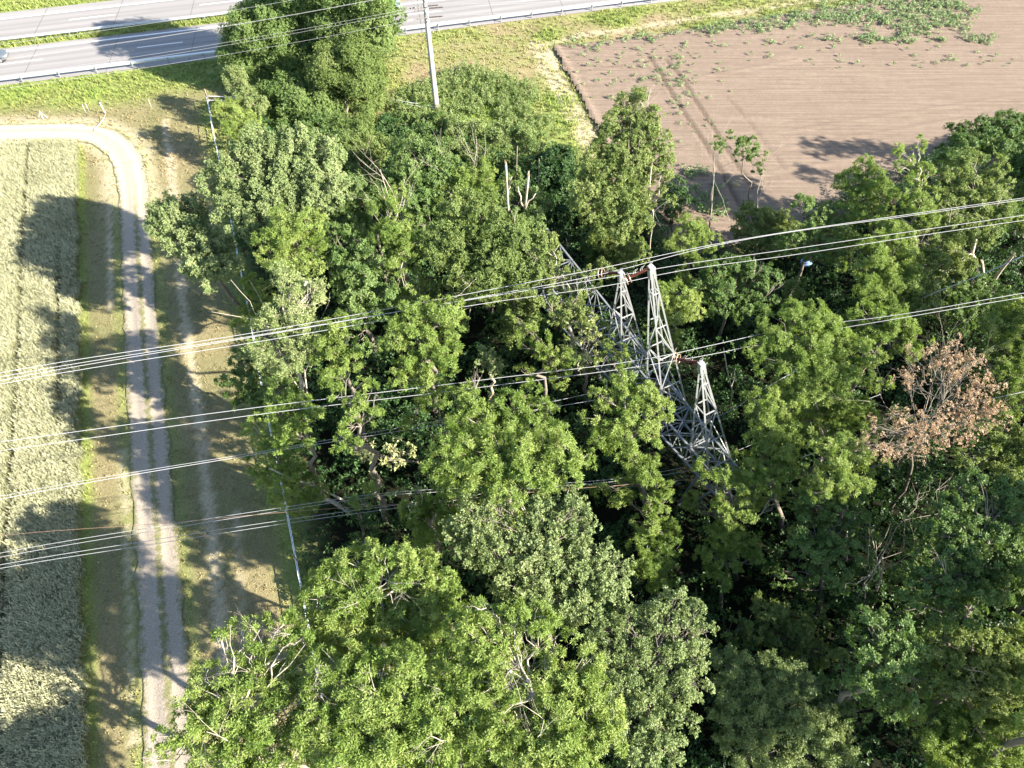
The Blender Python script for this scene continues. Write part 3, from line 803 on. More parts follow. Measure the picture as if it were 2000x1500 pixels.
# barrier tape
root = empty("barrier_tape", at(190, 245), "red and white striped barrier tape strung from a post to the track bend", "barrier tape")
redm = plain("red_band", (.45,.10,.09), .55); whm = plain("white_band", (.82,.80,.80), .55)
bpts = spline([at(206, 217, 1.25), at(205, 226, .55), at(200, 236, .22), at(193, 243, .12), at(186, 250, .10), at(183, 256, .08)], 25)
for k in range(24):
    m = MB(); a, c = bpts[k] - at(190, 245), bpts[k + 1] - at(190, 245)
    w = np.array([.055, 0, .04]) if k < 8 else np.array([.075, .02, .02])
    m.hexa([a - w, a + w, c + w, c - w, a - w + [0, 0, .03], a + w + [0, 0, .03], c + w + [0, 0, .03], c - w + [0, 0, .03]])
    m.build("band", redm if k % 2 else whm, root)
m = MB(); m.tube([[0, 0, -.1], [0, 0, 1.35]], .05, 7); m.build("post", whm, root, True, tuple(at(206, 222) - at(190, 245)))
# white tripod stand in the grass
root = empty("tripod_stand", at(85, 230), "small white three legged stand in the grass beside the track", "stand")
hd = MB(); hd.tube([[0, 0, .68], [0, 0, .85]], .045, 8); hd.build("head", whm, root, True)
for a in (200, 290, 350):
    m = MB(); m.tube([[0, 0, .75], [.55 * math.cos(math.radians(a)), .45 * math.sin(math.radians(a)), 0]], .022, 6); m.build("leg", whm, root, True)

# ------------------------------------------------------------------ cars
tyre = plain("tyre_rubber", (.02,.02,.02), .8); rimm = plain("alloy_rim", (.55,.55,.57), .3, .8)
glass, nt, b = new_mat("car_glass"); b.inputs["Base Color"].default_value = (.02, .025, .03, 1); b.inputs["Roughness"].default_value = .08
lampm = plain("headlamp_lens", (.75,.76,.78), .15, 0, .03); tailm = plain("tail_lamp_lens", (.35,.02,.02), .2, 0, .05)
trimm = plain("black_trim", (.025,.025,.027), .6)
def section_loft(secs, nring):
    V = np.concatenate(secs); n = len(secs); i = np.arange(n - 1)[:, None] * nring; j = np.arange(nring)[None, :]; k = (j + 1) % nring
    q = np.stack([i + j, i + k, i + nring + k, i + nring + j], -1).reshape(-1, 4)
    V = np.concatenate([V, V[:nring].mean(0)[None], V[-nring:].mean(0)[None]]); a = n * nring
    jj = np.arange(nring); kk = (jj + 1) % nring
    t = np.concatenate([np.stack([np.full(nring, a), kk, jj], 1), np.stack([np.full(nring, a + 1), (n-1)*nring + jj, (n-1)*nring + kk], 1)])
    return V, q, t
def car(px, py, col, label, tall=0.0):
    base = at(px, py, .03)
    root = empty("car", base, label, "car", "cars on the motorway"); root.rotation_euler = (0, 0, RA)
    paintm = plain("car_paint_" + label.split()[0], col, .22, .5, .04, 2)
    # body: rounded sections along x, front at +x
    def ring(x, w, z0, z1, rnd=.16):
        a = np.linspace(0, 2 * math.pi, 24, endpoint=False) + math.pi / 24
        c, s = np.cos(a), np.sin(a); e = .42
        y = w / 2 * np.sign(c) * np.abs(c) ** e; z = (z0 + z1) / 2 + (z1 - z0) / 2 * np.sign(s) * np.abs(s) ** e
        return np.stack([np.full(24, x), y, z], 1)
    T_ = tall
    prof = [(-2.22, 1.35, .42, .80), (-2.15, 1.66, .30, .92+T_*.4), (-1.7, 1.80, .24, .98+T_*.4), (-.8, 1.82, .22, .97+T_*.4), (.2, 1.82, .22, .95+T_*.4), (1.0, 1.80, .22, .93+T_*.4), (1.65, 1.74, .25, .84+T_*.4), (2.05, 1.58, .30, .72+T_*.3), (2.22, 1.25, .40, .62)]
    V, q, t = section_loft([ring(*p) for p in prof], 24)
    link("body", mesh_np("body", V, [q, t], True, None, [paintm]), root)
    def cab(x, w, z1): return ring(x, w, .80, z1)
    cprof = [(-2.0, 1.40, .98+T_*.4), (-1.55, 1.36, 1.28+T_), (-1.0, 1.34, 1.42+T_), (-.2, 1.34, 1.45+T_), (.35, 1.36, 1.38+T_), (.80, 1.44, 1.15+T_*.6), (1.15, 1.50, .94+T_*.4)]
    V, q, t = section_loft([cab(*p) for p in cprof], 24)
    link("roof", mesh_np("roof", V, [q, t], True, None, [paintm]), root)
    def pane(name, pts):
        m = MB(); P_ = np.array(pts); nrm = np.cross(P_[1] - P_[0], P_[2] - P_[0]); nrm /= np.linalg.norm(nrm)
        m.hexa(np.concatenate([P_ - nrm * .02, P_ + nrm * .02])); m.build(name, glass, root)
    pane("windscreen", [(1.12, -.66, .98+T_*.4), (1.12, .66, .98+T_*.4), (.45, .56, 1.38+T_), (.45, -.56, 1.38+T_)])
    pane("rear_window", [(-2.0, .6, 1.00+T_*.4), (-2.0, -.6, 1.00+T_*.4), (-1.55, -.54, 1.28+T_), (-1.55, .54, 1.28+T_)])
    for s in (-1, 1):
        pane("side_window", [(-1.55, s*.70, 1.0+T_*.4), (.75, s*.74, 1.0+T_*.4), (.28, s*.66, 1.34+T_), (-1.2, s*.65, 1.34+T_)])
        m = MB(); m.box((2.10, s*.58, .64+T_*.2), (.16, .34, .13)); m.build("headlight", lampm, root)
        m = MB(); m.box((-2.19, s*.56, .78+T_*.2), (.08, .30, .16)); m.build("tail_light", tailm, root)
        m = MB(); m.box((.72, s*1.0, 1.02+T_*.4), (.14, .20, .13)); m.build("mirror", paintm, root)
        for x in (-1.38, 1.38):
            w = MB(); w.tube([[x, s*.70, .32], [x, s*.93, .32]], .325, 20); wo = w.build("wheel", tyre, root)
            r_ = MB(); r_.tube([[x, s*.925, .32], [x, s*.945, .32]], .21, 14); r_.build("rim", rimm, wo)
    m = MB(); m.box((0, 0, .25), (3.9, 1.6, .16)); m.build("underbody", trimm, root)
    return root
car(-18, 119, (.16,.18,.20), "Dark grey car with silver wheels entering beside the median grass", .18)
car(570, 61, (.10,.16,.26), "Sky-tinted car seen between the two tall tree crowns", .05)  # sky reflection is put into the blue paint colour
car(752, 20, (.38,.46,.55), "Pale sky-tinted car just past the tall tree by the pole", .05)  # here too the reflected sky tints the paint itself
# white plastic caught in the split willow
pc = at(590, 549, 10.2); m = MB()
cv = [np.array([R.uniform(-.25, .25), R.uniform(-.2, .2), R.uniform(-.35, .35)]) for _ in range(14)]
for k in range(0, 12, 2): m.tube(spline([cv[k], cv[k + 1], cv[(k + 2) % 14]], 6), [.02, .10, .14, .12, .08, .02], 6)
tag(m.build("plastic_sheet", plain("white_plastic", (.85,.86,.88), .4), None, True, tuple(pc)), "crumpled white plastic caught in the split silvery tree", "litter")
pc = at(1573, 513, 3.2); m = MB()
for k in range(5): m.tube(spline([np.array([R.uniform(-.4, .4), R.uniform(-.3, .3), R.uniform(-.2, .2)]) for _ in range(3)], 6), [.02, .12, .16, .14, .1, .02], 6)
tag(m.build("plastic_sheet", plain("blue_plastic", (.25,.38,.75), .4), None, True, tuple(pc)), "crumpled blue plastic lying deep among the trees by the field", "litter")
# ------------------------------------------------------------------ trees
STYLE = {  # leaf length, width, leaves per spray, spread angle range, coverage, droop, clump size
 'ash':    (.168, .050, 9, (30, 95), 1.12, .26, .46),
 'maple':  (.148, .086, 8, (40, 100), 1.2, .25, .45),
 'oak':    (.138, .086, 8, (30, 100), 1.2, .10, .42),
 'elm':    (.125, .082, 7, (20, 110), 1.3, .10, .42),
 'poplar': (.105, .085, 9, (20, 130), 1.5, .10, .27),
 'willow': (.16, .055, 9, (15, 100), 1.35, .20, .29),
 'pale':   (.26, .120, 6, (35, 100), .85, .60, .40),
 'brown':  (.10, .055, 8, (20, 120), .80, .10, .34),
 'dark':   (.20, .130, 6, (30, 100), 1.2, .20, .45),
 'weed':   (.22, .080, 7, (10, 80), 1.2, .20, .40),
 'crop':   (.17, .130, 7, (30, 95), 1.2, .25, .40),
}
def unit(v): return v / (np.linalg.norm(v, axis=-1, keepdims=True) + 1e-9)
def leaf_quads(P, D, Up, Ln, Wd, fold=.18):
    S = unit(np.cross(D, Up)); Nn = np.cross(S, D)
    mid = P + D * (Ln * .48)[:, None]
    a = mid + S * (Wd * .5)[:, None] + Nn * (Wd * fold)[:, None]
    c = mid - S * (Wd * .5)[:, None] + Nn * (Wd * fold)[:, None]
    tip = P + D * Ln[:, None]
    V = np.stack([P, a, tip, c], 1).reshape(-1, 3)
    return V, np.arange(len(P) * 4).reshape(-1, 4)
def sprays(P, O, kind, tint, r, size=1.0):
    """P points, O outward directions: a spray of leaves round each"""
    ln, wd, k, (a0, a1), _, droop, _ = STYLE[kind]
    n = len(P); m = n * k
    O = np.repeat(unit(O), k, 0); p = np.repeat(P, k, 0)
    ref = np.where(np.abs(O[:, 2:3]) < .9, [[0, 0, 1.0]], [[1.0, 0, 0]])
    A = unit(np.cross(O, ref)); B = np.cross(O, A)
    az = (np.tile(np.arange(k), n) + r.uniform(-.35, .35, m)) * (2 * math.pi / k)
    el = np.radians(r.uniform(a0, a1, m))
    D = O * np.cos(el)[:, None] + (A * np.cos(az)[:, None] + B * np.sin(az)[:, None]) * np.sin(el)[:, None]
    D[:, 2] -= droop * r.uniform(.3, 1.2, m); D = unit(D)
    Ln = ln * size * r.uniform(.65, 1.25, m); Wd = wd * size * r.uniform(.75, 1.2, m)
    p = p + D * (Ln * .15)[:, None] + r.normal(0, ln * .15, (m, 3))
    V, q = leaf_quads(p, D, unit(O + r.normal(0, .35, (m, 3))), Ln, Wd)
    t = np.clip(np.repeat(tint, k) + r.normal(0, .13, m), 0, 1)
    return V, q, np.repeat(t, 4)
def fib(n, r):
    i = np.arange(n) + .5; ph = np.arccos(1 - 2 * i / n); th = math.pi * (1 + 5 ** .5) * i + r.uniform(0, 6.28)
    return np.stack([np.cos(th) * np.sin(ph), np.sin(th) * np.sin(ph), np.cos(ph)], 1)
ELONG = ('poplar', 'willow', 'brown')
def foliage(lobes, kind, r, dens=1.0, gap=.13, base_t=.5, size=1.0, origin=None):
    """lobes: (centre, radius). Returns V, q, tint, clump centres with lobe index"""
    ln, wd, k, _, cov, _, cs = STYLE[kind]
    PP, OO, TT, clumps = [], [], [], []
    for li, (c, rad) in enumerate(lobes):
        npf = int(np.clip(9 * rad ** 1.2, 7, 34) * (2.0 if kind in ('poplar', 'willow') else 1))
        d = unit(fib(npf, r) + r.normal(0, .28, (npf, 3)))
        d = d[r.random(npf) > gap]
        d = d[d[:, 2] > -.75]
        pc = c + d * (rad * r.uniform(.42, .86, (len(d), 1))) * [1, 1, .82]
        pr = rad * cs * r.uniform(.65, 1.2, len(d))
        lt = r.normal(0, .10)
        for p_, q_, dd in zip(pc, pr, d):
            area = 4 * math.pi * q_ * q_ * .62 * cov * dens
            ns = max(3, int(area / (k * ln * wd * .5 * size * size)))
            if kind in ELONG:
                ax = unit(unit(c - origin) + [0, 0, .35] + r.normal(0, .18, 3))
                u = unit(r.normal(0, 1, (ns, 3)) + ax * .3) * (r.uniform(.15, 1.0, (ns, 1)) ** .5)
                par = (u @ ax)[:, None] * ax
                st = r.uniform(1.2, 1.9)
                off_ = (par * st + (u - par) * (.75 * (1 - .45 * np.clip((u @ ax)[:, None], 0, 1)))) * q_
                PP.append(p_ + off_ + r.normal(0, .10, (ns, 3))); OO.append(unit(u) + ax * .8)
            else:
                nc = max(2, ns // 5)
                uc = unit(r.normal(0, 1, (nc, 3)) + dd * .55 + [0, 0, .35]) * (r.uniform(.40, 1.18, (nc, 1)) ** .7)
                ki = r.integers(0, nc, ns)
                u = uc[ki] + r.normal(0, .13, (ns, 3))
                PP.append(p_ + u * q_ * r.uniform(.75, 1.3, 3) * [1, 1, .8]); OO.append(unit(u) + dd * .4 + [0, 0, .15])
            TT.append(np.full(ns, base_t + lt + r.normal(0, .11)))
            clumps.append((p_, li, q_))
    PP = np.concatenate(PP); OO = np.concatenate(OO); TT = np.concatenate(TT)
    V, q, t = sprays(PP, OO, kind, TT, r, size)
    return V, q, t, clumps
def crooked(a, b, r, n=5, amt=.06, sag=0.0):
    a = np.asarray(a, float); b = np.asarray(b, float)
    t = np.linspace(0, 1, n)[:, None]; p = a + (b - a) * t
    Ld = np.linalg.norm(b - a)
    j = r.normal(0, amt * Ld, (n, 3)); j[0] = 0; j[-1] = 0
    p += j; p[:, 2:] += sag * Ld * (4 * t * (1 - t))
    return p
def bare(mb, p, d, ln, rad, depth, r, spread=.55, up=.1):
    n = 5; pts = [np.array(p)]; d = np.array(d, float); d /= np.linalg.norm(d)
    for i in range(n - 1):
        d = d + r.normal(0, .13, 3) + [0, 0, up * .3]; d /= np.linalg.norm(d); pts.append(pts[-1] + d * ln / (n - 1))
    mb.tube(pts, np.linspace(rad * .9, rad * .4, n), 5 if rad > .04 else 4)
    if depth == 0: return
    for k in range(R.randint(2, 4)):
        i = R.randint(1, n - 1)
        nd = d + r.normal(0, spread, 3) + [0, 0, up]
        bare(mb, pts[i], nd, ln * R.uniform(.45, .75), rad * (1 - i / n * .5) * .55, depth - 1, r, spread, up)

SEED = [100]; GROW = 1.13
def px_lobes(lobes, ztop, c, Y=None, r=None):
    if Y:
        out = []
        for l in lobes:
            d = at(l[0], l[1], 0) - np.array([0, 0, H]); y = Y + r.uniform(-1.6, 1.2)
            p = np.array([0, 0, H]) + d * (y / d[1])
            if p[2] < 1.0: p = at(l[0], l[1], 1.0)
            out.append((p, l[2] * float(np.dot(p - np.array([0, 0, H]), FWD)) / FPX * GROW))
        return out
    ymin = min(l[1] - l[2] * .5 for l in lobes); out = []
    for l in lobes:
        s = 1.0 / mpp(l[0], l[1], ztop)
        z = ztop - c * (l[1] - ymin) / s - .5 * l[2] / s
        if len(l) > 3: z = l[3]
        z = max(z, 1.2)
        out.append((at(l[0], l[1], z), l[2] * mpp(l[0], l[1], z) * GROW))
    return out
def tree(name, kind, label, ztop, lobes, cat="tree", base=None, c=.5, dens=1.0, gap=.23, t=.5, dead=0, bark=None, rad=None, size=1.0, group=None, Y=None, low=True, grow=1.0, deadpts=None):
    lobes = [(l[0], l[1], l[2] * grow, *l[3:]) for l in lobes]
    SEED[0] += 1; r = np.random.default_rng(SEED[0])
    LB = px_lobes(lobes, ztop, c, Y, r)
    C = np.array([l[0] for l in LB]); rr = np.array([l[1] for l in LB])
    cen = (C * (rr ** 2)[:, None]).sum(0) / (rr ** 2).sum()
    b0 = at(base[0], base[1], 0) if base else np.array([cen[0], cen[1], 0.0])
    root = empty(name, b0, label, cat, group)
    org = np.array([b0[0] * .6 + cen[0] * .4, b0[1] * .6 + cen[1] * .4, .25 * C[:, 2].max()])
    if name == "broadleaf_tree" and ztop > 8 and (np.mean([l[0] for l in lobes]) > 600 or np.mean([l[1] for l in lobes]) > 1250) and low:
        for l in list(LB):
            if r.random() < .34 and l[0][2] > 4.5:
                p = l[0].copy(); p[:2] = p[:2] * .85 + cen[:2] * .15 + r.normal(0, .3, 2); p[2] *= r.uniform(.42, .6); LB.append((p, l[1] * .95))
    V, q, tn, clumps = foliage(LB, kind, r, dens, gap, t, size, org)
    me = mesh_np("crown", V - b0, [q], False, {"tint": tn}, [LEAF[kind]])
    link("crown", me, root)
    m = MB()
    hmax = C[:, 2].max()
    tr_ = rad if rad else .05 + .011 * ztop
    lowz = C[:, 2].min()
    fork = np.array([b0[0] * .45 + cen[0] * .55, b0[1] * .45 + cen[1] * .55, max(.30 * hmax, .55 * lowz)])
    topn = cen + [0, 0, .15 * (hmax - cen[2])]
    tk = np.concatenate([crooked(b0 - [0, 0, .2], fork, r, 6, .02), crooked(fork, topn, r, 6, .04)[1:]])
    trr = np.linspace(tr_ * 1.15, tr_ * .35, len(tk)); trr[0] *= 1.3
    m.tube(tk - b0, trr, 8)
    for li, (cc, rd) in enumerate(LB):
        k = int(np.argmin(np.linalg.norm(tk[3:] - cc + [0, 0, 1.2], axis=1))) + 3
        br = crooked(tk[k], cc, r, 6, .05, .05)
        m.tube(br - b0, np.linspace(min(trr[k] * .75, .03 + .03 * rd), .025, 6), 5, False)
        mine = [x for x in clumps if x[1] == li]
        for (pc, _, qr) in mine:
            j = R.randint(2, 5)
            tw = crooked(br[j], pc + unit(pc - cc) * qr * R.uniform(.2, .7), r, 4, .07, .03)
            m.tube(tw - b0, np.linspace(.026, .009, 4), 4, False)
    m.build("trunk", bark or BARK, root, True)
    for i in range(dead):
        m = MB(); l = LB[R.randrange(len(LB))]
        p0 = l[0] + [0, 0, .2 * l[1]]
        bare(m, p0 - b0, np.array([r.normal(0, .6), r.normal(0, .6), R.uniform(.5, 1.1)]), l[1] * R.uniform(.9, 1.7), .035, 2, r)
        m.build("dead_branch", BARK_PALE, root, True)
    for (x0, y0, z0, x1, y1, z1, w, dep) in (deadpts or []):
        m = MB(); a, e = at(x0, y0, z0), at(x1, y1, z1); d = e - a
        bare(m, a - b0, d, np.linalg.norm(d), w * .8, dep, r, .42, .06)
        m.build("dead_branch", BARK_PALE, root, True)
    return root

B, T_ = "broadleaf_tree", tree
# --- the leafy oaks beside the motorway
tree(B, 'oak', "tall spreading dark green tree overhanging the motorway beside the concrete pole", 18.5, [(640,-110,62),(590,-80,50),(700,-90,55),(650,-45,60),(700,-20,55),(590,-20,50),(740,20,42),(680,45,52),(625,30,48),(735,70,38),(690,95,38),(640,85,34),(655,125,26)], base=(648,146), rad=.26, Y=79)
tree(B, 'oak', "dense round green tree hiding part of the motorway, next to the tall spreading one", 13.5, [(490,60,46),(535,25,46),(560,60,48),(480,100,42),(530,110,52),(585,105,42),(500,145,46),(555,150,46),(595,60,30)], base=(535,160), t=.5, Y=79)
tree(B, 'elm', "full green tree with a rounded clumpy crown in front of the grass bank", 12.0, [(690,110,38),(655,135,46),(705,150,44),(665,185,48),(712,195,36),(630,170,34),(695,225,42),(650,230,36)], base=(680,290), t=.42, Y=73)
tree(B, 'oak', "dense green tree between the round one and the silvery poplar", 10.5, [(560,190,42),(605,195,44),(640,250,42),(580,235,42),(620,265,36),(545,225,34)], base=(595,290), t=.4, Y=70)
tree(B, 'elm', "yellowish green tree with greyish twigs below the clumpy crown", 9.5, [(690,265,40),(660,300,40),(705,310,38),(735,285,30),(680,335,34)], t=.5)
tree("young_tree", 'willow', "wispy grey green young tree at the top corner of the tape fence", 6.0, [(462,160,24),(480,190,26),(452,140,16),(500,205,24)], dens=.8)
tree("young_tree", 'ash', "small yellow green tree right at the fence corner", 6.0, [(440,215,22),(462,235,28),(480,262,28),(455,260,22),(492,240,22)], t=.75)
# --- silvery poplars leaning over the strip
tree("poplar_tree", 'poplar', "large pale silvery poplar fanning out over the mown strip", 15.0, [(505,285,36),(545,290,40),(590,285,40),(640,300,36),(470,315,34),(430,330,28),(520,330,44),(575,335,46),(630,345,44),(660,365,30),(470,365,38),(420,365,28),(540,385,46),(600,390,42),(450,405,36),(500,425,40),(640,395,26),(480,445,30)], base=(590,560), c=.62, t=.5, grow=1.1)
tree("poplar_tree", 'poplar', "smaller silvery poplar crown reaching farthest over the mown strip", 10.5, [(330,428,34),(368,420,34),(352,458,38),(312,450,22),(388,455,26),(395,500,30),(425,480,26),(402,535,26),(380,520,22),(440,520,24)], base=(470,600), c=.35, t=.52, grow=1.3)
# --- centre of the belt
tree(B, 'maple', "bluish green tree between the poplar and the stumps, half in shade", 12, [(820,290,40),(858,310,36),(800,330,38),(840,350,42),(790,370,34),(880,340,30),(815,395,34)], t=.75)
tree(B, 'ash', "dead topped tree with pale bare upper branches and a leafy lower stem", 13.5, [(772,385,26),(755,415,30),(785,430,30),(765,455,32),(795,480,26),(775,510,24),(790,560,22)], base=(815,600), dens=.7, t=.6,
     deadpts=[(770,430,9.5,732,330,13,.06,2),(785,430,9.8,755,322,13.5,.06,2),(790,440,9.5,792,350,12.5,.05,2),(755,430,9,702,385,10.5,.04,2),(795,520,7,705,500,7.2,.05,2)], bark=BARK_PALE)
tree(B, 'ash', "thin crowned tree with long whitish bare limbs beside the snapped trunks", 11.0, [(900,350,28),(930,345,30),(880,380,28),(945,375,28),(915,400,30),(960,350,18)], base=(935,470), dens=.75, t=.6,
     deadpts=[(925,370,9.5,922,265,13,.05,2),(900,370,9.2,862,305,11.5,.05,2),(940,330,9.5,942,262,12.5,.035,1),(950,400,8,880,320,10.5,.05,2)], bark=BARK_PALE)
tree(B, 'maple', "leafy tree wrapped round two snapped pale trunks", 9.8, [(1000,355,28),(1010,395,38),(1045,410,32),(985,430,32),(1030,440,34),(1060,400,22)], base=(1010,500), t=.75)
tree(B, 'elm', "broad olive green tree with a wide rounded crown touching the buried end of the pylon", 13.5, [(890,415,40),(935,420,42),(980,455,42),(865,465,36),(915,475,46),(965,505,48),(1020,475,42),(1055,495,36),(1010,525,42),(890,520,36),(945,545,42),(1075,525,24),(1040,540,30),(860,510,22)], base=(960,610), dead=3, t=.4)
tree(B, 'ash', "bright lime green tree standing close in front of the silvery poplar", 13.5, [(565,428,30),(600,440,32),(545,465,34),(585,480,36),(612,490,26),(530,500,24),(560,515,28),(600,525,24)], base=(590,620), t=.72)
tree(B, 'maple', "mid green tree with one long bare limb, left of the dead topped one", 12, [(660,470,34),(700,470,28),(650,510,32),(690,525,34),(725,540,32),(740,500,26),(700,575,32),(745,580,28),(670,560,28),(680,610,24)], t=.75)
tree(B, 'maple', "shaded green tree tucked behind the dead topped one", 10, [(690,380,34),(720,410,34),(700,440,30),(660,425,30),(740,370,26),(830,440,30),(815,475,24)], t=.75)
tree("young_tree", 'elm', "small pale leaved tree standing just above the upper conductors", 8.5, [(835,560,24),(820,590,28),(850,600,26),(865,570,20)], t=.6, dead=1)
tree("split_tree", 'willow', "split silvery tree with splintered pale trunk beside the tape fence", 15, [(548,535,24),(570,560,32),(600,580,34),(618,560,20),(545,605,32),(585,625,36),(520,640,30),(505,680,24),(550,660,34),(590,690,32),(560,715,30),(520,700,24),(600,655,26)], base=(605,850), dens=.75, c=.7, t=.62, bark=BARK_PALE,
     deadpts=[(600,770,5,600,590,11.5,.10,1),(585,760,5,520,650,10,.06,2),(590,750,5.5,560,620,11,.05,2),(595,730,6,630,640,10,.05,1)])
tree("young_tree", 'ash', "fresh green tree beside the splintered trunk", 13, [(655,640,30),(640,680,30),(680,660,24),(668,700,30),(650,735,26),(690,705,20)], t=.6)
tree("shrub", 'maple', "round green shrub bulging over the tape fence by the split tree", 6.0, [(480,705,26),(468,745,32),(505,745,30),(495,785,30),(460,765,20),(520,770,22)], "shrub", t=.62)
tree("shrub", 'ash', "yellow green shrub on the fence line above the split tree", 5.5, [(500,560,24),(495,595,26),(520,580,20),(485,625,22),(480,580,16)], "shrub", t=.7)
tree(B, 'ash', "slender green tree hanging over the middle pair of conductors near the fence", 12.5, [(545,765,28),(575,790,32),(535,800,26),(600,815,28),(560,830,32),(545,860,26),(590,850,26)], t=.55)
tree(B, 'ash', "small tufted green tree next to the slender one, its bare stems showing", 15, [(665,735,24),(700,755,22),(720,775,24),(655,775,20),(690,800,20),(730,810,18),(680,835,22),(660,860,22),(700,870,18)], t=.55, dead=2, gap=.3)
tree("leaning_tree", 'ash', "pale trunked ash tipped over towards the mown strip", 7.0, [(500,838,24,6.4),(530,855,28,6.2),(515,885,26,5.9),(560,890,30,5.6),(540,925,32,5.2),(510,925,22,5.3),(580,930,30,4.9),(560,965,32,4.5),(605,950,26,4.4),(600,985,26,3.8),(625,965,20,3.8)], base=(705,1010), t=.6, dens=.8, bark=BARK_PALE, rad=.17,
     deadpts=[(695,990,1.2,545,862,6.6,.13,0)])
tree("ivy_clad_trunk", 'dark', "dark ivy clad trunk leaning beside the tipped ash", 6.5, [(700,985,20,5),(708,1020,24,3.8),(715,1055,24,2.6),(690,1050,18,2.4),(725,1085,20,1.4)], base=(722,1105), t=.7, bark=BARK_DARK, dens=.7, dead=3)
tree("broken_limb", 'pale', "wilted pale yellow green limb hanging over the dark gap", 8.0, [(715,880,20,6.4),(745,890,22,6.5),(765,875,18,6.8),(735,912,18,6.0),(775,905,16,6.6),(800,880,14,7.0)], "limb", base=(850,905), t=.6, gap=.3, rad=.10)
tree(B, 'ash', "large fresh green ash between the two conductor bundles", 14.5, [(790,630,30),(830,615,32),(870,610,32),(775,670,26),(815,665,36),(860,655,36),(895,660,22),(790,705,26),(835,705,36),(870,700,28),(815,740,28),(850,745,24),(775,740,20)], base=(850,800), t=.6)
tree("young_tree", 'poplar', "little grey green treetop poking up between conductors, its stem broken", 8.0, [(950,690,20),(965,705,20),(945,715,18),(970,725,16)], base=(960,800), t=.5, bark=SPLIT)
tree(B, 'ash', "spindly tree with sparse bright sprays in front of the pylon's far part", 11.0, [(1010,620,18),(1030,645,20),(1055,660,20),(1050,690,22),(1075,705,24),(1095,735,22),(1110,705,18),(1020,680,16)], base=(1075,830), t=.65, gap=.28, dens=.9)
tree(B, 'elm', "sparse light green tree covering the pylon's middle", 12.5, [(1062,475,24),(1095,525,24),(1120,560,24),(1100,610,24),(1135,635,18),(1075,545,22),(1110,545,20),(1085,580,24),(1125,590,24),(1150,535,18),(1165,565,18),(1140,615,22),(1105,625,22),(1080,620,18),(1150,645,18)], base=(1130,730), t=.68, gap=.18, dead=3, bark=BARK_PALE)
tree("young_tree", 'pale', "pale yellow green sapling growing through the lattice", 9.0, [(1150,640,14),(1140,670,16),(1165,660,12),(1150,700,18),(1130,700,14)], base=(1145,790), t=.5, gap=.3)
tree("young_tree", 'ash', "leafy sprig rising between the two taller lattice arms", 10.0, [(1190,668,14),(1205,690,16),(1180,700,14),(1220,700,12)], base=(1205,800), t=.65, gap=.25)
# --- light green trees along the field
tree(B, 'elm', "tall light green tree at the field corner with forked pale limbs", 14.5, [(1235,205,28),(1265,225,26),(1210,240,30),(1250,260,36),(1290,250,22),(1195,285,34),(1235,300,38),(1280,300,32),(1160,320,32),(1205,340,38),(1255,345,38),(1295,340,26),(1140,375,30),(1185,390,38),(1235,395,38),(1280,395,32),(1150,415,28),(1200,440,32),(1250,440,28)], base=(1230,540), c=.6, t=.66, dead=3, grow=1.02, gap=.30)
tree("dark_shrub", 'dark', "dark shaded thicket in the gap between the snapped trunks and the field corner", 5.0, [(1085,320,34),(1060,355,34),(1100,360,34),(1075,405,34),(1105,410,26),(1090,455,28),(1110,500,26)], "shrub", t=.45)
tree("shrub", 'maple', "low spreading shrub in the shady hollow above the tallest arm", 5.5, [(1180,455,28),(1210,465,32),(1170,490,30),(1215,500,30),(1240,480,22),(1190,520,24)], "shrub", t=.5)
tree("slender_tree", 'oak', "thin stemmed tree whose small flat crown stands out against the bare field", 10.5, [(1415,280,20),(1440,275,20),(1462,285,22),(1480,305,18),(1448,298,16),(1482,330,13)], base=(1475,470), t=.55, c=.3, bark=BARK, rad=.09, deadpts=[(1478,420,3,1490,325,7,.05,2)])
tree("bare_tree", 'oak', "nearly leafless pale tree at the field edge", 8.0, [(1395,275,12),(1408,290,10)], base=(1385,450), t=.5, bark=BARK, rad=.05, deadpts=[(1385,440,.3,1405,300,7,.06,2),(1425,430,.3,1428,340,5,.04,2)])
tree("shrub", 'elm', "twiggy olive shrub under the flat crowned tree", 4.5, [(1470,425,28),(1500,440,30),(1465,460,28),(1520,470,30),(1490,480,28),(1540,440,24)], "shrub", t=.55, dead=3)
tree(B, 'ash', "yellow green small tree right above the upper conductors beyond the tall arm", 9.0, [(1340,440,20),(1360,455,24),(1330,475,22),(1365,485,24),(1390,475,20),(1340,510,22),(1375,515,18)], t=.72)
tree(B, 'ash', "bright green ball shaped crown just beyond the tallest arm", 9.5, [(1325,575,28),(1300,590,22),(1345,600,26),(1320,612,28),(1290,565,16)], base=(1320,700), t=.75, gap=.08)
tree(B, 'maple', "shadowy drooping tree below the upper conductors", 8.0, [(1400,535,30),(1440,520,30),(1375,555,24),(1420,570,32),(1465,560,30),(1400,600,26),(1450,600,28),(1490,585,26),(1500,540,26)], t=.5, dead=2)
tree(B, 'oak', "mid green tree overlapping the edge of the field's shade", 10.0, [(1565,405,26),(1600,420,28),(1635,420,26),(1575,450,30),(1615,460,30),(1650,455,24),(1545,470,24),(1590,495,26),(1640,495,22)], t=.5)
tree(B, 'ash', "leafy tree with a pale trunk and an arched crown over the field's edge", 12.0, [(1690,320,20),(1665,360,26),(1700,355,26),(1730,375,20),(1685,395,28),(1660,410,22),(1715,405,24),(1680,430,22)], base=(1725,575), t=.5)
tree(B, 'ash', "tall narrow tree with a tufted open crown against the bare field", 14.5, [(1765,285,20),(1795,285,16),(1782,315,22),(1760,325,14),(1805,330,16),(1790,350,20),(1770,370,20),(1810,385,24),(1785,405,24),(1820,420,22)], base=(1800,560), t=.6, gap=.28, c=.62, dead=2, bark=BARK_PALE)
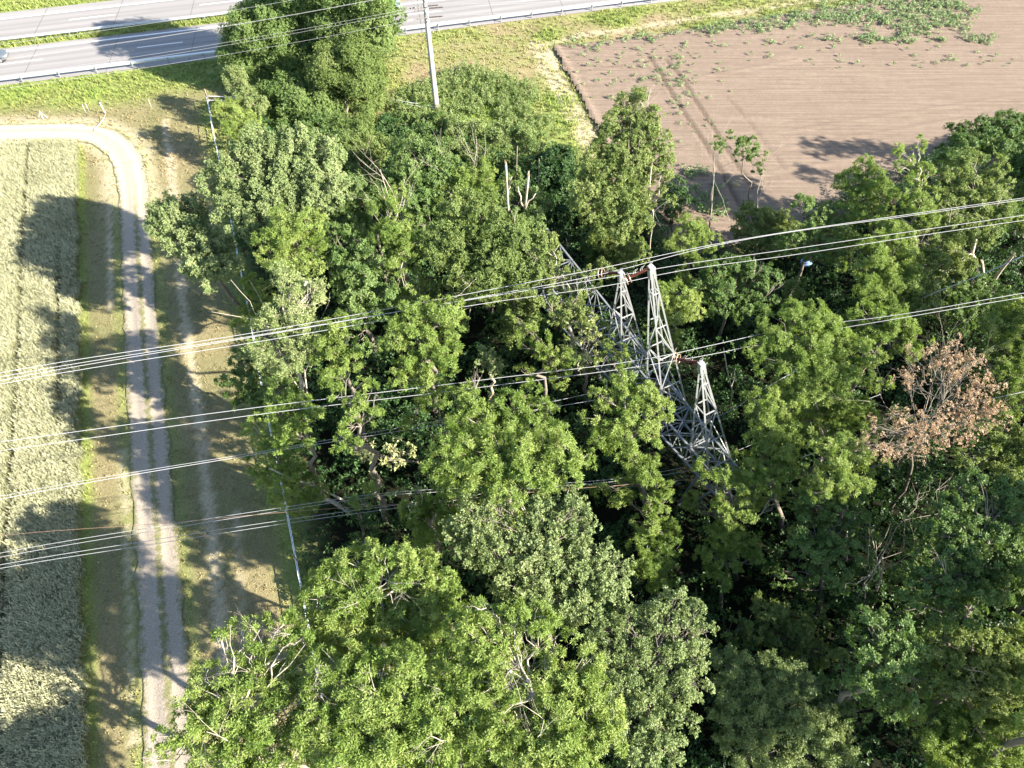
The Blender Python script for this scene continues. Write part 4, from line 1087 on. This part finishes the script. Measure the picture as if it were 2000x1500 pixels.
tree(B, 'elm', "large grey green tree with two thin forked trunks near the cut stumps", 13.0, [(1865,330,28),(1900,320,28),(1935,335,28),(1845,365,28),(1885,370,36),(1925,375,36),(1955,360,24),(1860,410,32),(1900,420,36),(1940,415,30),(1850,445,26),(1890,460,30),(1925,455,24)], base=(1915,585), t=.5, dead=2, bark=BARK_PALE)
tree(B, 'maple', "dense dark green tree at the field's far shaded corner", 12.0, [(1880,272,32),(1915,262,34),(1955,252,34),(1995,255,34),(1865,305,32),(1900,300,30),(1960,295,34),(2000,300,36),(1990,350,36),(1975,395,32),(1850,320,22)], t=.5)
tree(B, 'ash', "pale green tree whose crown the upper conductors disappear behind", 11.0, [(1720,455,28),(1755,455,26),(1700,490,30),(1740,500,32),(1775,485,26),(1705,530,30),(1745,545,34),(1700,570,28),(1735,590,30),(1785,525,26)], base=(1740,690), t=.6)
tree(B, 'elm', "grey green tree beside the loose conductor and the cut trunks", 10.5, [(1800,455,26),(1785,560,28),(1815,540,26),(1800,590,30),(1770,600,26),(1830,510,24),(1810,500,24)], t=.5)
tree("shrub", 'maple', "shaded shrub beneath the conductors at the belt's far side", 5.5, [(1860,560,28),(1890,590,30),(1850,610,28),(1920,600,26),(1880,635,26),(1900,545,24),(1940,570,24)], "shrub", t=.5)
# --- trees right of the pylon
tree(B, 'ash', "big rounded ash hiding the middle conductors, next to the withered brown tree", 13.0, [(1500,640,28),(1540,620,32),(1585,625,34),(1625,640,32),(1480,675,24),(1520,670,34),(1565,670,38),(1610,680,38),(1655,680,34),(1690,690,26),(1500,710,26),(1545,720,34),(1595,730,38),(1645,735,36),(1685,730,24),(1570,765,30),(1620,775,34),(1660,775,28)], base=(1620,900), t=.55)
tree(B, 'ash', "feathery green treetop peeping over the withered brown branches", 12.0, [(1690,610,26),(1725,625,28),(1765,635,26),(1710,655,30),(1750,665,28),(1790,660,22),(1770,690,24)], t=.5)
tree(B, 'ash', "layered green tree below the big rounded ash", 9.5, [(1600,810,26),(1640,805,30),(1680,800,30),(1660,835,30),(1700,830,22),(1625,840,26)], t=.5)
tree(B, 'ash', "bushy ash just outside the arm nearest the drone", 11.0, [(1470,780,24),(1500,785,28),(1530,800,26),(1480,815,26),(1515,830,34),(1545,845,24),(1490,860,30),(1530,875,32),(1495,900,28),(1525,920,30),(1500,950,26),(1545,900,20),(1470,920,24)], base=(1530,1040), t=.62)
tree(B, 'ash', "ash veiling the near tip of the pylon body with a dead grey tuft below", 9.0, [(1375,915,20),(1400,925,22),(1425,945,24),(1450,960,26),(1475,945,22),(1400,965,22),(1430,985,24),(1410,1010,26),(1455,1010,20)], base=(1440,1130), t=.65, deadpts=[(1480,1010,6.5,1520,990,7.5,.05,2),(1475,1005,6.3,1450,985,7.2,.04,2)])
tree(B, 'ash', "shaded lower tree with a forked dark trunk below the pylon tip", 6.5, [(1400,1045,28),(1430,1060,28),(1385,1085,24),(1415,1100,30),(1460,1070,24),(1480,1090,20),(1400,1130,24)], base=(1410,1190), t=.45)
tree(B, 'ash', "sunlit yellow green tree left of the withered brown one", 12, [(1610,860,24),(1640,870,28),(1600,895,28),(1640,905,34),(1680,890,28),(1710,910,24),(1655,940,32),(1690,940,26),(1620,935,28),(1610,960,22),(1655,965,24)], base=(1650,1090), t=.75)
tree(B, 'maple', "layered bluish tree under the sunlit yellow green one", 9, [(1600,990,32),(1640,1000,34),(1680,995,28),(1580,1035,34),(1620,1045,38),(1665,1040,34),(1600,1085,34),(1645,1090,34),(1560,1075,26),(1690,1060,24),(1620,1130,30),(1575,1120,26)], base=(1600,1200), t=.55)
tree("withered_tree", 'brown', "withered tree with pinkish tan leaves on pale fanned twigs", 14.5, [(1870,675,24),(1840,690,24),(1905,690,26),(1785,700,22),(1820,705,26),(1850,720,28),(1890,730,30),(1925,755,28),(1760,735,20),(1780,750,22),(1905,785,30),(1870,790,34),(1940,805,26),(1955,825,20),(1895,830,30),(1850,820,34),(1810,815,30),(1770,835,28),(1730,820,24),(1700,845,22),(1690,870,18),(1795,860,30),(1750,880,24),(1720,885,22),(1840,855,28),(1880,855,22),(1790,890,24)], base=(1740,1010), c=.4, dens=.48, gap=.34, grow=1.10, t=.55, bark=BARK_DARK, rad=.12,
     deadpts=[(1800,850,9.5,x1,y1,z1,.035,3) for (x1,y1,z1) in ((1860,690,13),(1790,715,12.6),(1925,790,12),(1735,755,11.6),(1910,835,11),(1720,845,10),(1780,890,9.6),(1890,730,12.6),(1830,710,12.8),(1945,815,11.2),(1695,865,9.6),(1850,760,12),(1870,865,10.2),(1760,780,11.5))])
tree(B, 'ash', "tall fresh green tree beyond the withered brown one at the picture edge", 8.5, [(1960,600,30),(1995,620,34),(1945,640,28),(1980,665,34),(1955,690,28),(1995,710,34),(1960,735,30),(1990,765,34),(2025,690,34),(2030,640,34)], t=.62)
tree(B, 'elm', "leafy tree tucked under the withered branches", 8.0, [(1930,850,30),(1965,840,30),(1990,870,34),(1945,890,32),(1910,880,26),(1975,910,30),(1880,905,24)], t=.55)
tree(B, 'maple', "big bluish green layered tree at the lower edge of the dark gap", 13.0, [(1880,965,30),(1925,955,32),(1965,965,32),(1855,1000,32),(1900,1005,38),(1945,1010,38),(1985,1005,36),(1840,1045,34),(1885,1050,40),(1930,1060,42),(1975,1055,42),(1830,1090,34),(1875,1100,40),(1920,1110,42),(1965,1110,42),(2005,1100,40),(1805,1130,30),(1850,1145,38),(1900,1155,42),(1950,1160,42),(1995,1155,42),(1790,1175,30),(1840,1190,36),(1890,1200,36)], base=(1890,1330), t=.6, dead=2)
tree(B, 'maple', "mid green tree below the dark gap with an arched low crown", 13, [(1695,1225,32),(1735,1235,36),(1690,1265,34),(1735,1280,40),(1780,1285,34),(1705,1310,36),(1755,1325,40),(1800,1330,34),(1690,1345,28),(1740,1365,36)], t=.55)
tree(B, 'elm', "twiggy tree with pale leaning trunks between the two bluish maples", 9.0, [(1850,1255,34),(1895,1265,38),(1940,1275,40),(1985,1270,40),(1870,1305,38),(1920,1320,42),(1970,1325,42),(2015,1310,40),(1880,1360,38),(1935,1375,42),(1985,1380,42)], t=.52, dead=2)
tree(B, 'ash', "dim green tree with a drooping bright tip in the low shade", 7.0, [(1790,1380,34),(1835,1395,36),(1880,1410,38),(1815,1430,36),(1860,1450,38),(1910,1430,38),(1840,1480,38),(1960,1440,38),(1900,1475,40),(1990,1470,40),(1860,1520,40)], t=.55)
# --- near the drone
tree(B, 'poplar', "broad silvery green tree catching the sun below the low conductors", 13.5, [(925,1000,36),(965,985,34),(1060,985,36),(1105,975,32),(1135,995,26),(900,1035,36),(945,1035,44),(995,1035,44),(1045,1030,44),(1095,1025,44),(1140,1035,30),(930,1080,44),(985,1085,48),(1040,1080,48),(1095,1075,46),(1145,1085,40),(1180,1100,34),(1000,1130,46),(1060,1130,48),(1115,1130,48),(1165,1140,40),(1205,1150,30),(1220,1110,18),(1090,1175,42),(1145,1185,38)], base=(1080,1330), c=.5, t=.5, dens=.9)
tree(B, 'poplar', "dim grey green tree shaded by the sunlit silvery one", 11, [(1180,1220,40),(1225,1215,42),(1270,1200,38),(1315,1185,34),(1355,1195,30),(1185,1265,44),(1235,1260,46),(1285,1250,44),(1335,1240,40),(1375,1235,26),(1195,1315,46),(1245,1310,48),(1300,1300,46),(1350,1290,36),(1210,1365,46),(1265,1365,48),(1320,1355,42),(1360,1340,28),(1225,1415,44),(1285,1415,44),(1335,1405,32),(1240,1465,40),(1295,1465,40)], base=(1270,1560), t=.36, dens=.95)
tree(B, 'ash', "yellow green ash with slender twigs, its crown nearest the low conductors", 15, [(880,870,34),(925,880,38),(970,865,36),(1015,870,36),(1060,870,38),(1105,875,32),(1140,895,26),(855,905,30),(900,915,38),(950,915,42),(1000,915,42),(1050,915,40),(1095,920,32),(930,950,34),(985,955,38),(1035,950,32)], base=(1010,1090), t=.65, deadpts=[(1100,1000,9,1095,925,11,.07,1),(1060,1040,7,985,985,10,.10,1)])
tree(B, 'ash', "green ash fringe lying along the middle conductors behind the nearest crowns", 13, [(885,785,30),(925,790,32),(960,800,34),(1000,795,34),(1040,790,32),(900,825,30),(945,835,34),(990,835,34),(1035,830,32),(1075,815,28),(1080,840,26),(860,830,24)], t=.5, dead=3)
tree(B, 'ash', "rounded bright ash crown in front of the pylon's middle", 14.0, [(1215,745,26),(1175,775,28),(1215,780,34),(1255,775,30),(1285,795,24),(1160,810,26),(1200,820,36),(1245,815,36),(1285,825,26),(1175,850,28),(1220,860,34),(1260,855,28)], base=(1270,1010), t=.68)
tree(B, 'ash', "leafy column under the bright ash crown, its thin trunk showing", 9.0, [(1235,900,22),(1265,910,24),(1250,940,24),(1285,950,24),(1262,980,26),(1290,990,22)], base=(1275,1110), t=.55)
tree(B, 'ash', "shaded leafy column beside the dark gap below the pylon", 7.0, [(1265,1020,28),(1295,1040,28),(1255,1060,28),(1290,1085,32),(1310,1060,24),(1280,1120,28),(1300,1150,26),(1260,1105,24)], base=(1290,1220), t=.5)
tree(B, 'ash', "small ash bush by the low conductors with bare grey twigs", 9.0, [(815,1000,26),(855,965,28),(890,985,26),(840,1000,28),(800,1035,26),(840,1040,26),(870,1020,22)], base=(860,1100), t=.55, dead=3)
tree(B, 'ash', "yellow green ash between the fence and the broad silvery tree", 14.5, [(690,1095,32),(730,1085,34),(775,1095,36),(820,1110,36),(855,1130,30),(650,1130,34),(695,1135,42),(745,1135,44),(795,1145,44),(845,1160,38),(620,1170,34),(670,1180,44),(720,1185,46),(775,1190,46),(830,1200,42),(880,1200,34),(605,1215,34),(655,1225,42),(710,1235,46),(765,1240,46),(815,1245,42)], base=(760,1390), bark=BARK_PALE, dead=2, t=.68, deadpts=[(760,1230,11,700,1150,13.5,.07,2)])
tree(B, 'ash', "lush lime ash with a bare grey spray of twigs in its middle", 15.5, [(950,1190,34),(995,1200,38),(1045,1205,38),(915,1230,36),(965,1240,44),(1085,1245,40),(910,1280,42),(960,1290,46),(1100,1290,44),(1145,1290,34),(930,1330,46),(985,1345,46),(1085,1340,48),(1135,1335,44),(1175,1350,34),(950,1390,46),(1005,1400,50),(1060,1395,50),(1115,1390,50),(1165,1395,42),(980,1450,50),(1035,1455,52),(1090,1450,52),(1145,1445,48),(1185,1440,30),(1010,1510,50),(1070,1510,50),(1125,1500,46)], base=(1040,1560), bark=BARK_PALE, dead=2, c=.35, t=.72, deadpts=[(1020,1345,12,1030,1280,15,.08,3),(1020,1345,12,985,1310,14,.06,3),(1020,1345,12,1065,1300,14,.06,3)])
tree(B, 'ash', "spreading ash reaching out over the gravel track", 14.0, [(430,1245,22),(470,1230,26),(510,1225,26),(555,1220,28),(590,1250,26),(450,1285,28),(490,1290,30),(540,1280,34),(590,1295,32),(400,1330,30),(445,1335,38),(495,1340,40),(550,1335,40),(600,1345,36),(365,1365,30),(410,1380,40),(460,1390,44),(515,1390,44),(570,1390,42),(375,1420,38),(430,1435,44),(485,1445,46),(540,1445,46),(335,1440,28),(345,1475,36),(400,1485,44),(455,1495,46),(300,1485,24),(515,1500,46)], base=(600,1600), bark=BARK_PALE, c=.25, t=.6, dead=4, deadpts=[(610,1500,8,470,1480,12.5,.10,3),(560,1400,11,500,1270,13.5,.06,3)])
tree(B, 'ash', "full crowned ash filling the bottom between the track ash and the lime one", 14.5, [(640,1300,36),(690,1305,42),(740,1310,44),(790,1310,44),(840,1320,40),(880,1345,36),(625,1350,38),(675,1360,46),(730,1365,48),(785,1365,48),(840,1370,46),(890,1395,40),(610,1405,40),(660,1415,48),(715,1420,50),(775,1420,50),(830,1425,48),(885,1445,44),(610,1460,44),(665,1470,50),(725,1475,52),(785,1475,52),(845,1480,50),(900,1500,46)], base=(760,1570), bark=BARK_PALE, dead=2, c=.35, t=.62, deadpts=[(780,1450,11,740,1390,14,.07,3)])
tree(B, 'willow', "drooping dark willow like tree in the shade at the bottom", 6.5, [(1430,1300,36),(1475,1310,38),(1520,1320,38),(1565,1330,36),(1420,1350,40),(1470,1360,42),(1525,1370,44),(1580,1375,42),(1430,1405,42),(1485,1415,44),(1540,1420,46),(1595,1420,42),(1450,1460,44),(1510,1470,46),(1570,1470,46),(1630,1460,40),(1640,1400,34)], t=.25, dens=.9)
tree("shrub", 'elm', "dim leafy bush at the foot of the dark gap", 4.5, [(1500,1190,30),(1540,1200,32),(1480,1235,32),(1525,1245,34),(1570,1245,32),(1600,1200,28),(1560,1290,30),(1610,1270,28)], "shrub", t=.4)
tree("shrub", 'oak', "small bush with a few sunlit leaves between the grey green tree and the dark gap", 4.0, [(1420,1230,26),(1445,1260,28),(1410,1280,26),(1460,1215,22)], "shrub", t=.5)
tree(B, 'dark', "deep green tree half lost in the dark gap below the brown one", 6.0, [(1690,1120,28),(1720,1140,26),(1680,1165,28),(1640,1170,28),(1860,930,22),(1800,950,22)], t=.6, deadpts=[(1700,1195,.5,1745,1050,7,.13,2),(1690,1200,.5,1640,1060,6,.05,2)])
tree(B, 'ash', "grey green treetop left of the lime ash, shading the silvery tree's foot", 10.0, [(880,1240,30),(905,1180,30),(870,1290,34),(875,1160,28)], t=.5)
# --- shrubs along the bank
for i, (lab, kind, lob, tt) in enumerate((
    ("low green shrub tucked against the foot of the concrete pole", 'oak', [(830,232,24),(860,240,22),(800,245,26)], .45),
    ("dark low shrub at the tree belt's edge behind the poplar", 'dark', [(765,245,26),(745,275,26),(780,280,26)], .6),
    ("sunlit bramble mound on the bank side of the bluish tree", 'weed', [(900,255,28),(935,265,28),(880,285,28)], .55),
    ("long bramble mound reaching to the straw strip by the field", 'weed', [(980,262,28),(1020,275,30),(1060,290,28),(1000,305,30),(1045,320,26)], .5),
    ("rounded bramble mound between two bare limbed trees", 'elm', [(950,310,28),(985,325,26),(920,310,24)], .5),
    ("grassy shrub at the tip of the field corner", 'elm', [(1120,320,26),(1135,345,24),(1100,305,22)], .45),
    ("bushy field edge shrub shaded by the light green corner tree", 'dark', [(1320,370,22),(1345,400,22),(1310,405,24)], .7))):
    tree("shrub", kind, lab, 2.6, lob, "shrub", t=tt, rad=.05)
# --- trees outside the view to the side, whose shade falls into it
for (x, y, zt, sc) in ((2120, 330, 12, .8), (2140, 520, 14, 1), (2230, 800, 15, 1.1), (2140, 980, 13, 1), (2190, 1180, 15, 1.2), (2120, 1380, 15, 1.2), (2330, 1000, 16, 1.2), (2380, 600, 15, 1.1), (2350, 1300, 16, 1.2), (2430, 1600, 15, 1.4), (2240, 1640, 14, 1.3), (2600, 1480, 15, 1.4), (2080, 1700, 13, 1.2)):
    lob = [(x + R.uniform(-70, 70) * sc, y + R.uniform(-35, 40) * sc, R.uniform(34, 50) * sc) for _ in range(15)]
    tree(B, 'ash', "ash of the belt standing just beyond the picture's edge", zt, lob, t=.55, dens=.5, gap=.35, group="trees of the belt beyond the picture's edge")

def wl(X, Y, z, rm):
    Z = Y * math.cos(TILT) + (H - z) * math.sin(TILT)
    return (1000 + FPX * X / Z, 750 + FPX * ((H - z) * math.cos(TILT) - Y * math.sin(TILT)) / Z, rm * FPX / Z, z)
for lob in ([wl(57 + a, 56.6 + R.uniform(-.5, .5) + a * .12, 13.6 - abs(a - 1) * .45, 1.2 + .05 * a) for a in (0, 2, 4, 6, 8, 10, 12)] + [wl(63, 57, 9, 1.5), wl(66, 57.5, 8, 1.6), wl(68, 58, 10.5, 1.5)],
            [wl(55.5 + a, 52.4 + R.uniform(-.4, .4), 13.2 - a * .4, 1.1) for a in (0, 1.8, 3.6, 5.4, 7.2)] + [wl(59, 52, 9, 1.2), wl(61, 52, 7, 1.3)]):
    tree(B, 'ash', "ash of the belt standing just beyond the picture's edge", 14, lob, t=.55, dens=.7, gap=.3, group="trees of the belt beyond the picture's edge")
for (x, y, zt) in ((330, 1610, 7.5), (400, 1640, 8.5), (470, 1640, 9.5), (520, 1650, 9.5), (600, 1670, 10), (650, 1700, 10.5), (760, 1760, 12)):  # unseen trees added below the view to shade the near wheat
    lob = [(x + R.uniform(-60, 60), y + R.uniform(0, 120), R.uniform(45, 65)) for _ in range(9)]
    tree("young_tree", 'ash', "unseen young ash added below the view to shade the wheat", zt, lob, t=.55, dens=.6, c=.2, gap=.3, group="unseen ash trees added to shade the wheat")
# --- snapped trunks
def snag(pts, r0, label, extra=()):
    base = at(*pts[0]); r0 *= .78; root = empty("snapped_trunk", base, label, "tree stump")
    m = MB(); P_ = spline([at(*p) for p in pts], 12) - base
    m.tube(P_, np.linspace(r0, r0 * .7, 12), 9); m.build("trunk", BARK_PALE, root, True)
    m = MB(); e = P_[-1]; d = unit(P_[-1] - P_[-2])
    for k in range(6):
        a = k / 6 * 6.28; o = np.array([math.cos(a), math.sin(a), 0]) * r0 * .4
        m.tube([e + o - d * .3, e + o * 1.1 + d * R.uniform(.15, .6)], [r0 * .38, .015], 5)
    m.build("splinter", SPLIT, root)
    for (a, b2, w) in extra:
        m = MB(); m.tube(crooked(at(*a) - base, at(*b2) - base, rng, 5, .04), np.linspace(w, w * .5, 5), 6); m.build("branch", BARK_PALE, root, True)
snag([(1018,505,.0),(1022,450,5),(1026,400,9),(1032,345,12)], .17, "taller snapped pale trunk with a torn end beside the wide olive crown", [((1022,405,8.5),(1012,365,10.5),.09),((1025,410,8.5),(1046,378,10),.08)])
snag([(995,520,0),(997,460,5),(992,400,9),(988,322,13)], .15, "snapped whitish trunk with a forked torn tip", [((995,430,7),(976,400,8.5),.07),((992,380,10),(1000,345,11.5),.07)])
snag([(1052,400,4),(1052,360,7),(1053,318,10)], .07, "thin straight dead stem sticking up by the snapped trunks")
snag([(1008,390,6),(1009,330,10),(1010,292,12.5)], .05, "thinnest dead stem standing behind the snapped trunks")
snag([(1925,568,1),(1922,545,3),(1918,512,5.5)], .20, "cut trunk with pale bark upright in the dark gap by the loose conductor")
snag([(1932,568,1),(1950,535,3.5),(1978,500,6)], .19, "cut trunk slanting away from its upright neighbour in the dark gap")
snag([(1268,520,1.5),(1270,470,5),(1276,420,8),(1268,380,10),(1272,330,12)], .08, "slim crooked bare trunk above the tip of the tallest arm", [((1276,420,8),(1292,340,11.5),.05)])
snag([(1425,800,3),(1430,770,5),(1420,720,8),(1415,690,9)], .06, "thin dead stem with brown leaf remnants beyond the nearest arm", [((1428,760,5.5),(1436,720,7.5),.04)])

# ------------------------------------------------------------------ woodland floor
n = 9000
U = np.stack([rng.uniform(-42, 82, n), rng.uniform(2, 78, n)], 1)
U = U[sdist(U, FOREST) > .8]
hh = .5 + 3.6 * rng.random(len(U)) ** 1.8 * (.45 + fbm(U, 6, 5))
hh = np.minimum(hh, .6 + sdist(U, FOREST) * .8)
PP, OO, TT = [], [], []
for (x, y), h in zip(U, hh):
    k = int(rng.integers(10, 16) * (.7 + .35 * h)); u = unit(rng.normal(0, 1, (k, 3)) + [0, 0, .7])
    PP.append(np.array([x, y, h * .5]) + u * [.45 + .18 * h, .45 + .18 * h, h * .5]); OO.append(u); TT.append(np.full(k, rng.uniform(.1, .8)))
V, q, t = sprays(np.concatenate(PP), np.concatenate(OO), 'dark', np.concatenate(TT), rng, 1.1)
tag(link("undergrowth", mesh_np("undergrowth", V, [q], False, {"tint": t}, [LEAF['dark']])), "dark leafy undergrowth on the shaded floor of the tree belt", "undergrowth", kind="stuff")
# fallen dead wood and bare brush on the floor
# tall weeds on the bank
n = 6000
U = np.stack([rng.uniform(-18, 8, n), rng.uniform(60, 92, n)], 1)
d = sdist(U, BANK) + (fbm(U, 3, 8) - .5) * 5
U = U[(d > 0) & (fbm(U, 2.2, 18) > .32)]
PP, OO, TT = [], [], []
for (x, y) in U:
    h = rng.uniform(.5, 1.3); k = 9
    z = np.linspace(.15, h, k); PP.append(np.stack([x + rng.normal(0, .08, k), y + rng.normal(0, .08, k), z], 1))
    OO.append(unit(np.stack([rng.normal(0, .6, k), rng.normal(0, .6, k), np.full(k, 1.0)], 1))); TT.append(np.full(k, rng.uniform(.1, .9)) + np.linspace(-.1, .2, k))
V, q, t = sprays(np.concatenate(PP), np.concatenate(OO), 'weed', np.concatenate(TT), rng, .8)
tag(link("tall_weeds", mesh_np("tall_weeds", V, [q], False, {"tint": t}, [LEAF['weed']])), "waist high nettles and weeds covering the bank behind the concrete pole", "weeds", kind="stuff")

# ------------------------------------------------------------------ leafy crop plants on the bare field
def crop_mesh(k, seed):
    r = np.random.default_rng(seed); P_ = []; O_ = []
    for _ in range(k):
        a = r.uniform(0, 6.28); rd = r.uniform(0, .30) * (1 + k * .03)
        P_.append([rd * math.cos(a), rd * math.sin(a), r.uniform(.12, .42)]); O_.append([math.cos(a) * .6, math.sin(a) * .6, 1])
    V, q, t = sprays(np.array(P_), unit(np.array(O_)), 'crop', r.uniform(.3, .8, k), r, .85)
    return mesh_np("leafy_plant", V, [q], False, {"tint": t}, [LEAF['crop']])
CM = [crop_mesh(k, 40 + k) for k in (3, 5, 7, 10)]
spots = []
def scatter(pts_px, n, lo=0, hi=2):
    poly = W2(pts_px); mn, mx = poly.min(0), poly.max(0); c = 0
    while c < n:
        p = R.uniform(mn[0], mx[0]), R.uniform(mn[1], mx[1])
        if inside(np.array([p]), poly)[0]: spots.append((p, R.randint(lo, hi))); c += 1
scatter([(1100,95),(1420,80),(1430,180),(1300,210),(1160,215),(1110,140)], 110, 0, 2)
scatter([(1150,140),(1340,110),(1350,170),(1200,200)], 26, 1, 3)
scatter([(1400,70),(1960,60),(1990,135),(1700,140),(1420,120)], 80, 0, 2)
scatter([(1290,150),(1400,190),(1390,290),(1300,280)], 18, 0, 2)
scatter([(1300,330),(1440,360),(1440,430),(1330,440)], 14, 1, 3)
first = True
for (p, k) in spots:
    o = link("leafy_plant", CM[k], loc=(p[0], p[1], .02)); o.rotation_euler = (0, 0, R.uniform(0, 6.28)); s = R.uniform(.5, 1.15); o.scale = (s, s, s)
    tag(o, "small leafy green plant standing apart on the bare brown field", "crop plant", "scattered plants on the bare field")
poly1 = W2([(1126,88),(1250,74),(1400,54),(1540,30),(1690,4),(1760,-6),(1850,-12),(1900,30),(1880,62),(1770,62),(1700,50),(1600,48),(1500,58),(1420,60),(1380,66),(1250,84),(1140,95)])
poly4 = W2([(1110,96),(1300,84),(1560,66),(1700,66),(1560,90),(1380,110),(1200,125),(1120,120)])
poly2 = W2([(1590,75),(1700,62),(1850,50),(1960,72),(1930,85),(1800,80),(1690,88)]); poly3 = W2([(1335,330),(1375,335),(1400,370),(1440,420),(1400,425),(1360,395)])
n = 26000
U = np.stack([rng.uniform(0, 75, n), rng.uniform(50, 125, n)], 1)
m_ = fbm(U, 2.0, 77)
kk = ((sdist(U, poly1) + (m_ - .5) * 4 + rng.normal(0, .5, n) > 0)) | ((sdist(U, poly2) + (m_ - .5) * 3 > 0) & (m_ + rng.normal(0, .06, n) > .5)) | ((sdist(U, poly3) + (m_ - .5) * 2 > 0) & (m_ > .42))
U = U[kk & (rng.random(n) < .8)]
PP, OO, TT = [], [], []
for (x, y) in U:
    k = 4; a = rng.uniform(0, 6.28, k)
    PP.append(np.stack([x + .22 * np.cos(a), y + .22 * np.sin(a), rng.uniform(.15, .5, k)], 1)); OO.append(np.stack([np.cos(a) * .6, np.sin(a) * .6, np.ones(k)], 1)); TT.append(np.full(k, rng.uniform(.3, .75)))
V, q, t = sprays(np.concatenate(PP), np.concatenate(OO), 'crop', np.concatenate(TT), rng, 1.0)
tag(link("leafy_crop", mesh_np("leafy_crop", V, [q], False, {"tint": t}, [LEAF['crop']])), "dense leafy green crop in patches along the edge of the bare field", "crop", kind="stuff")
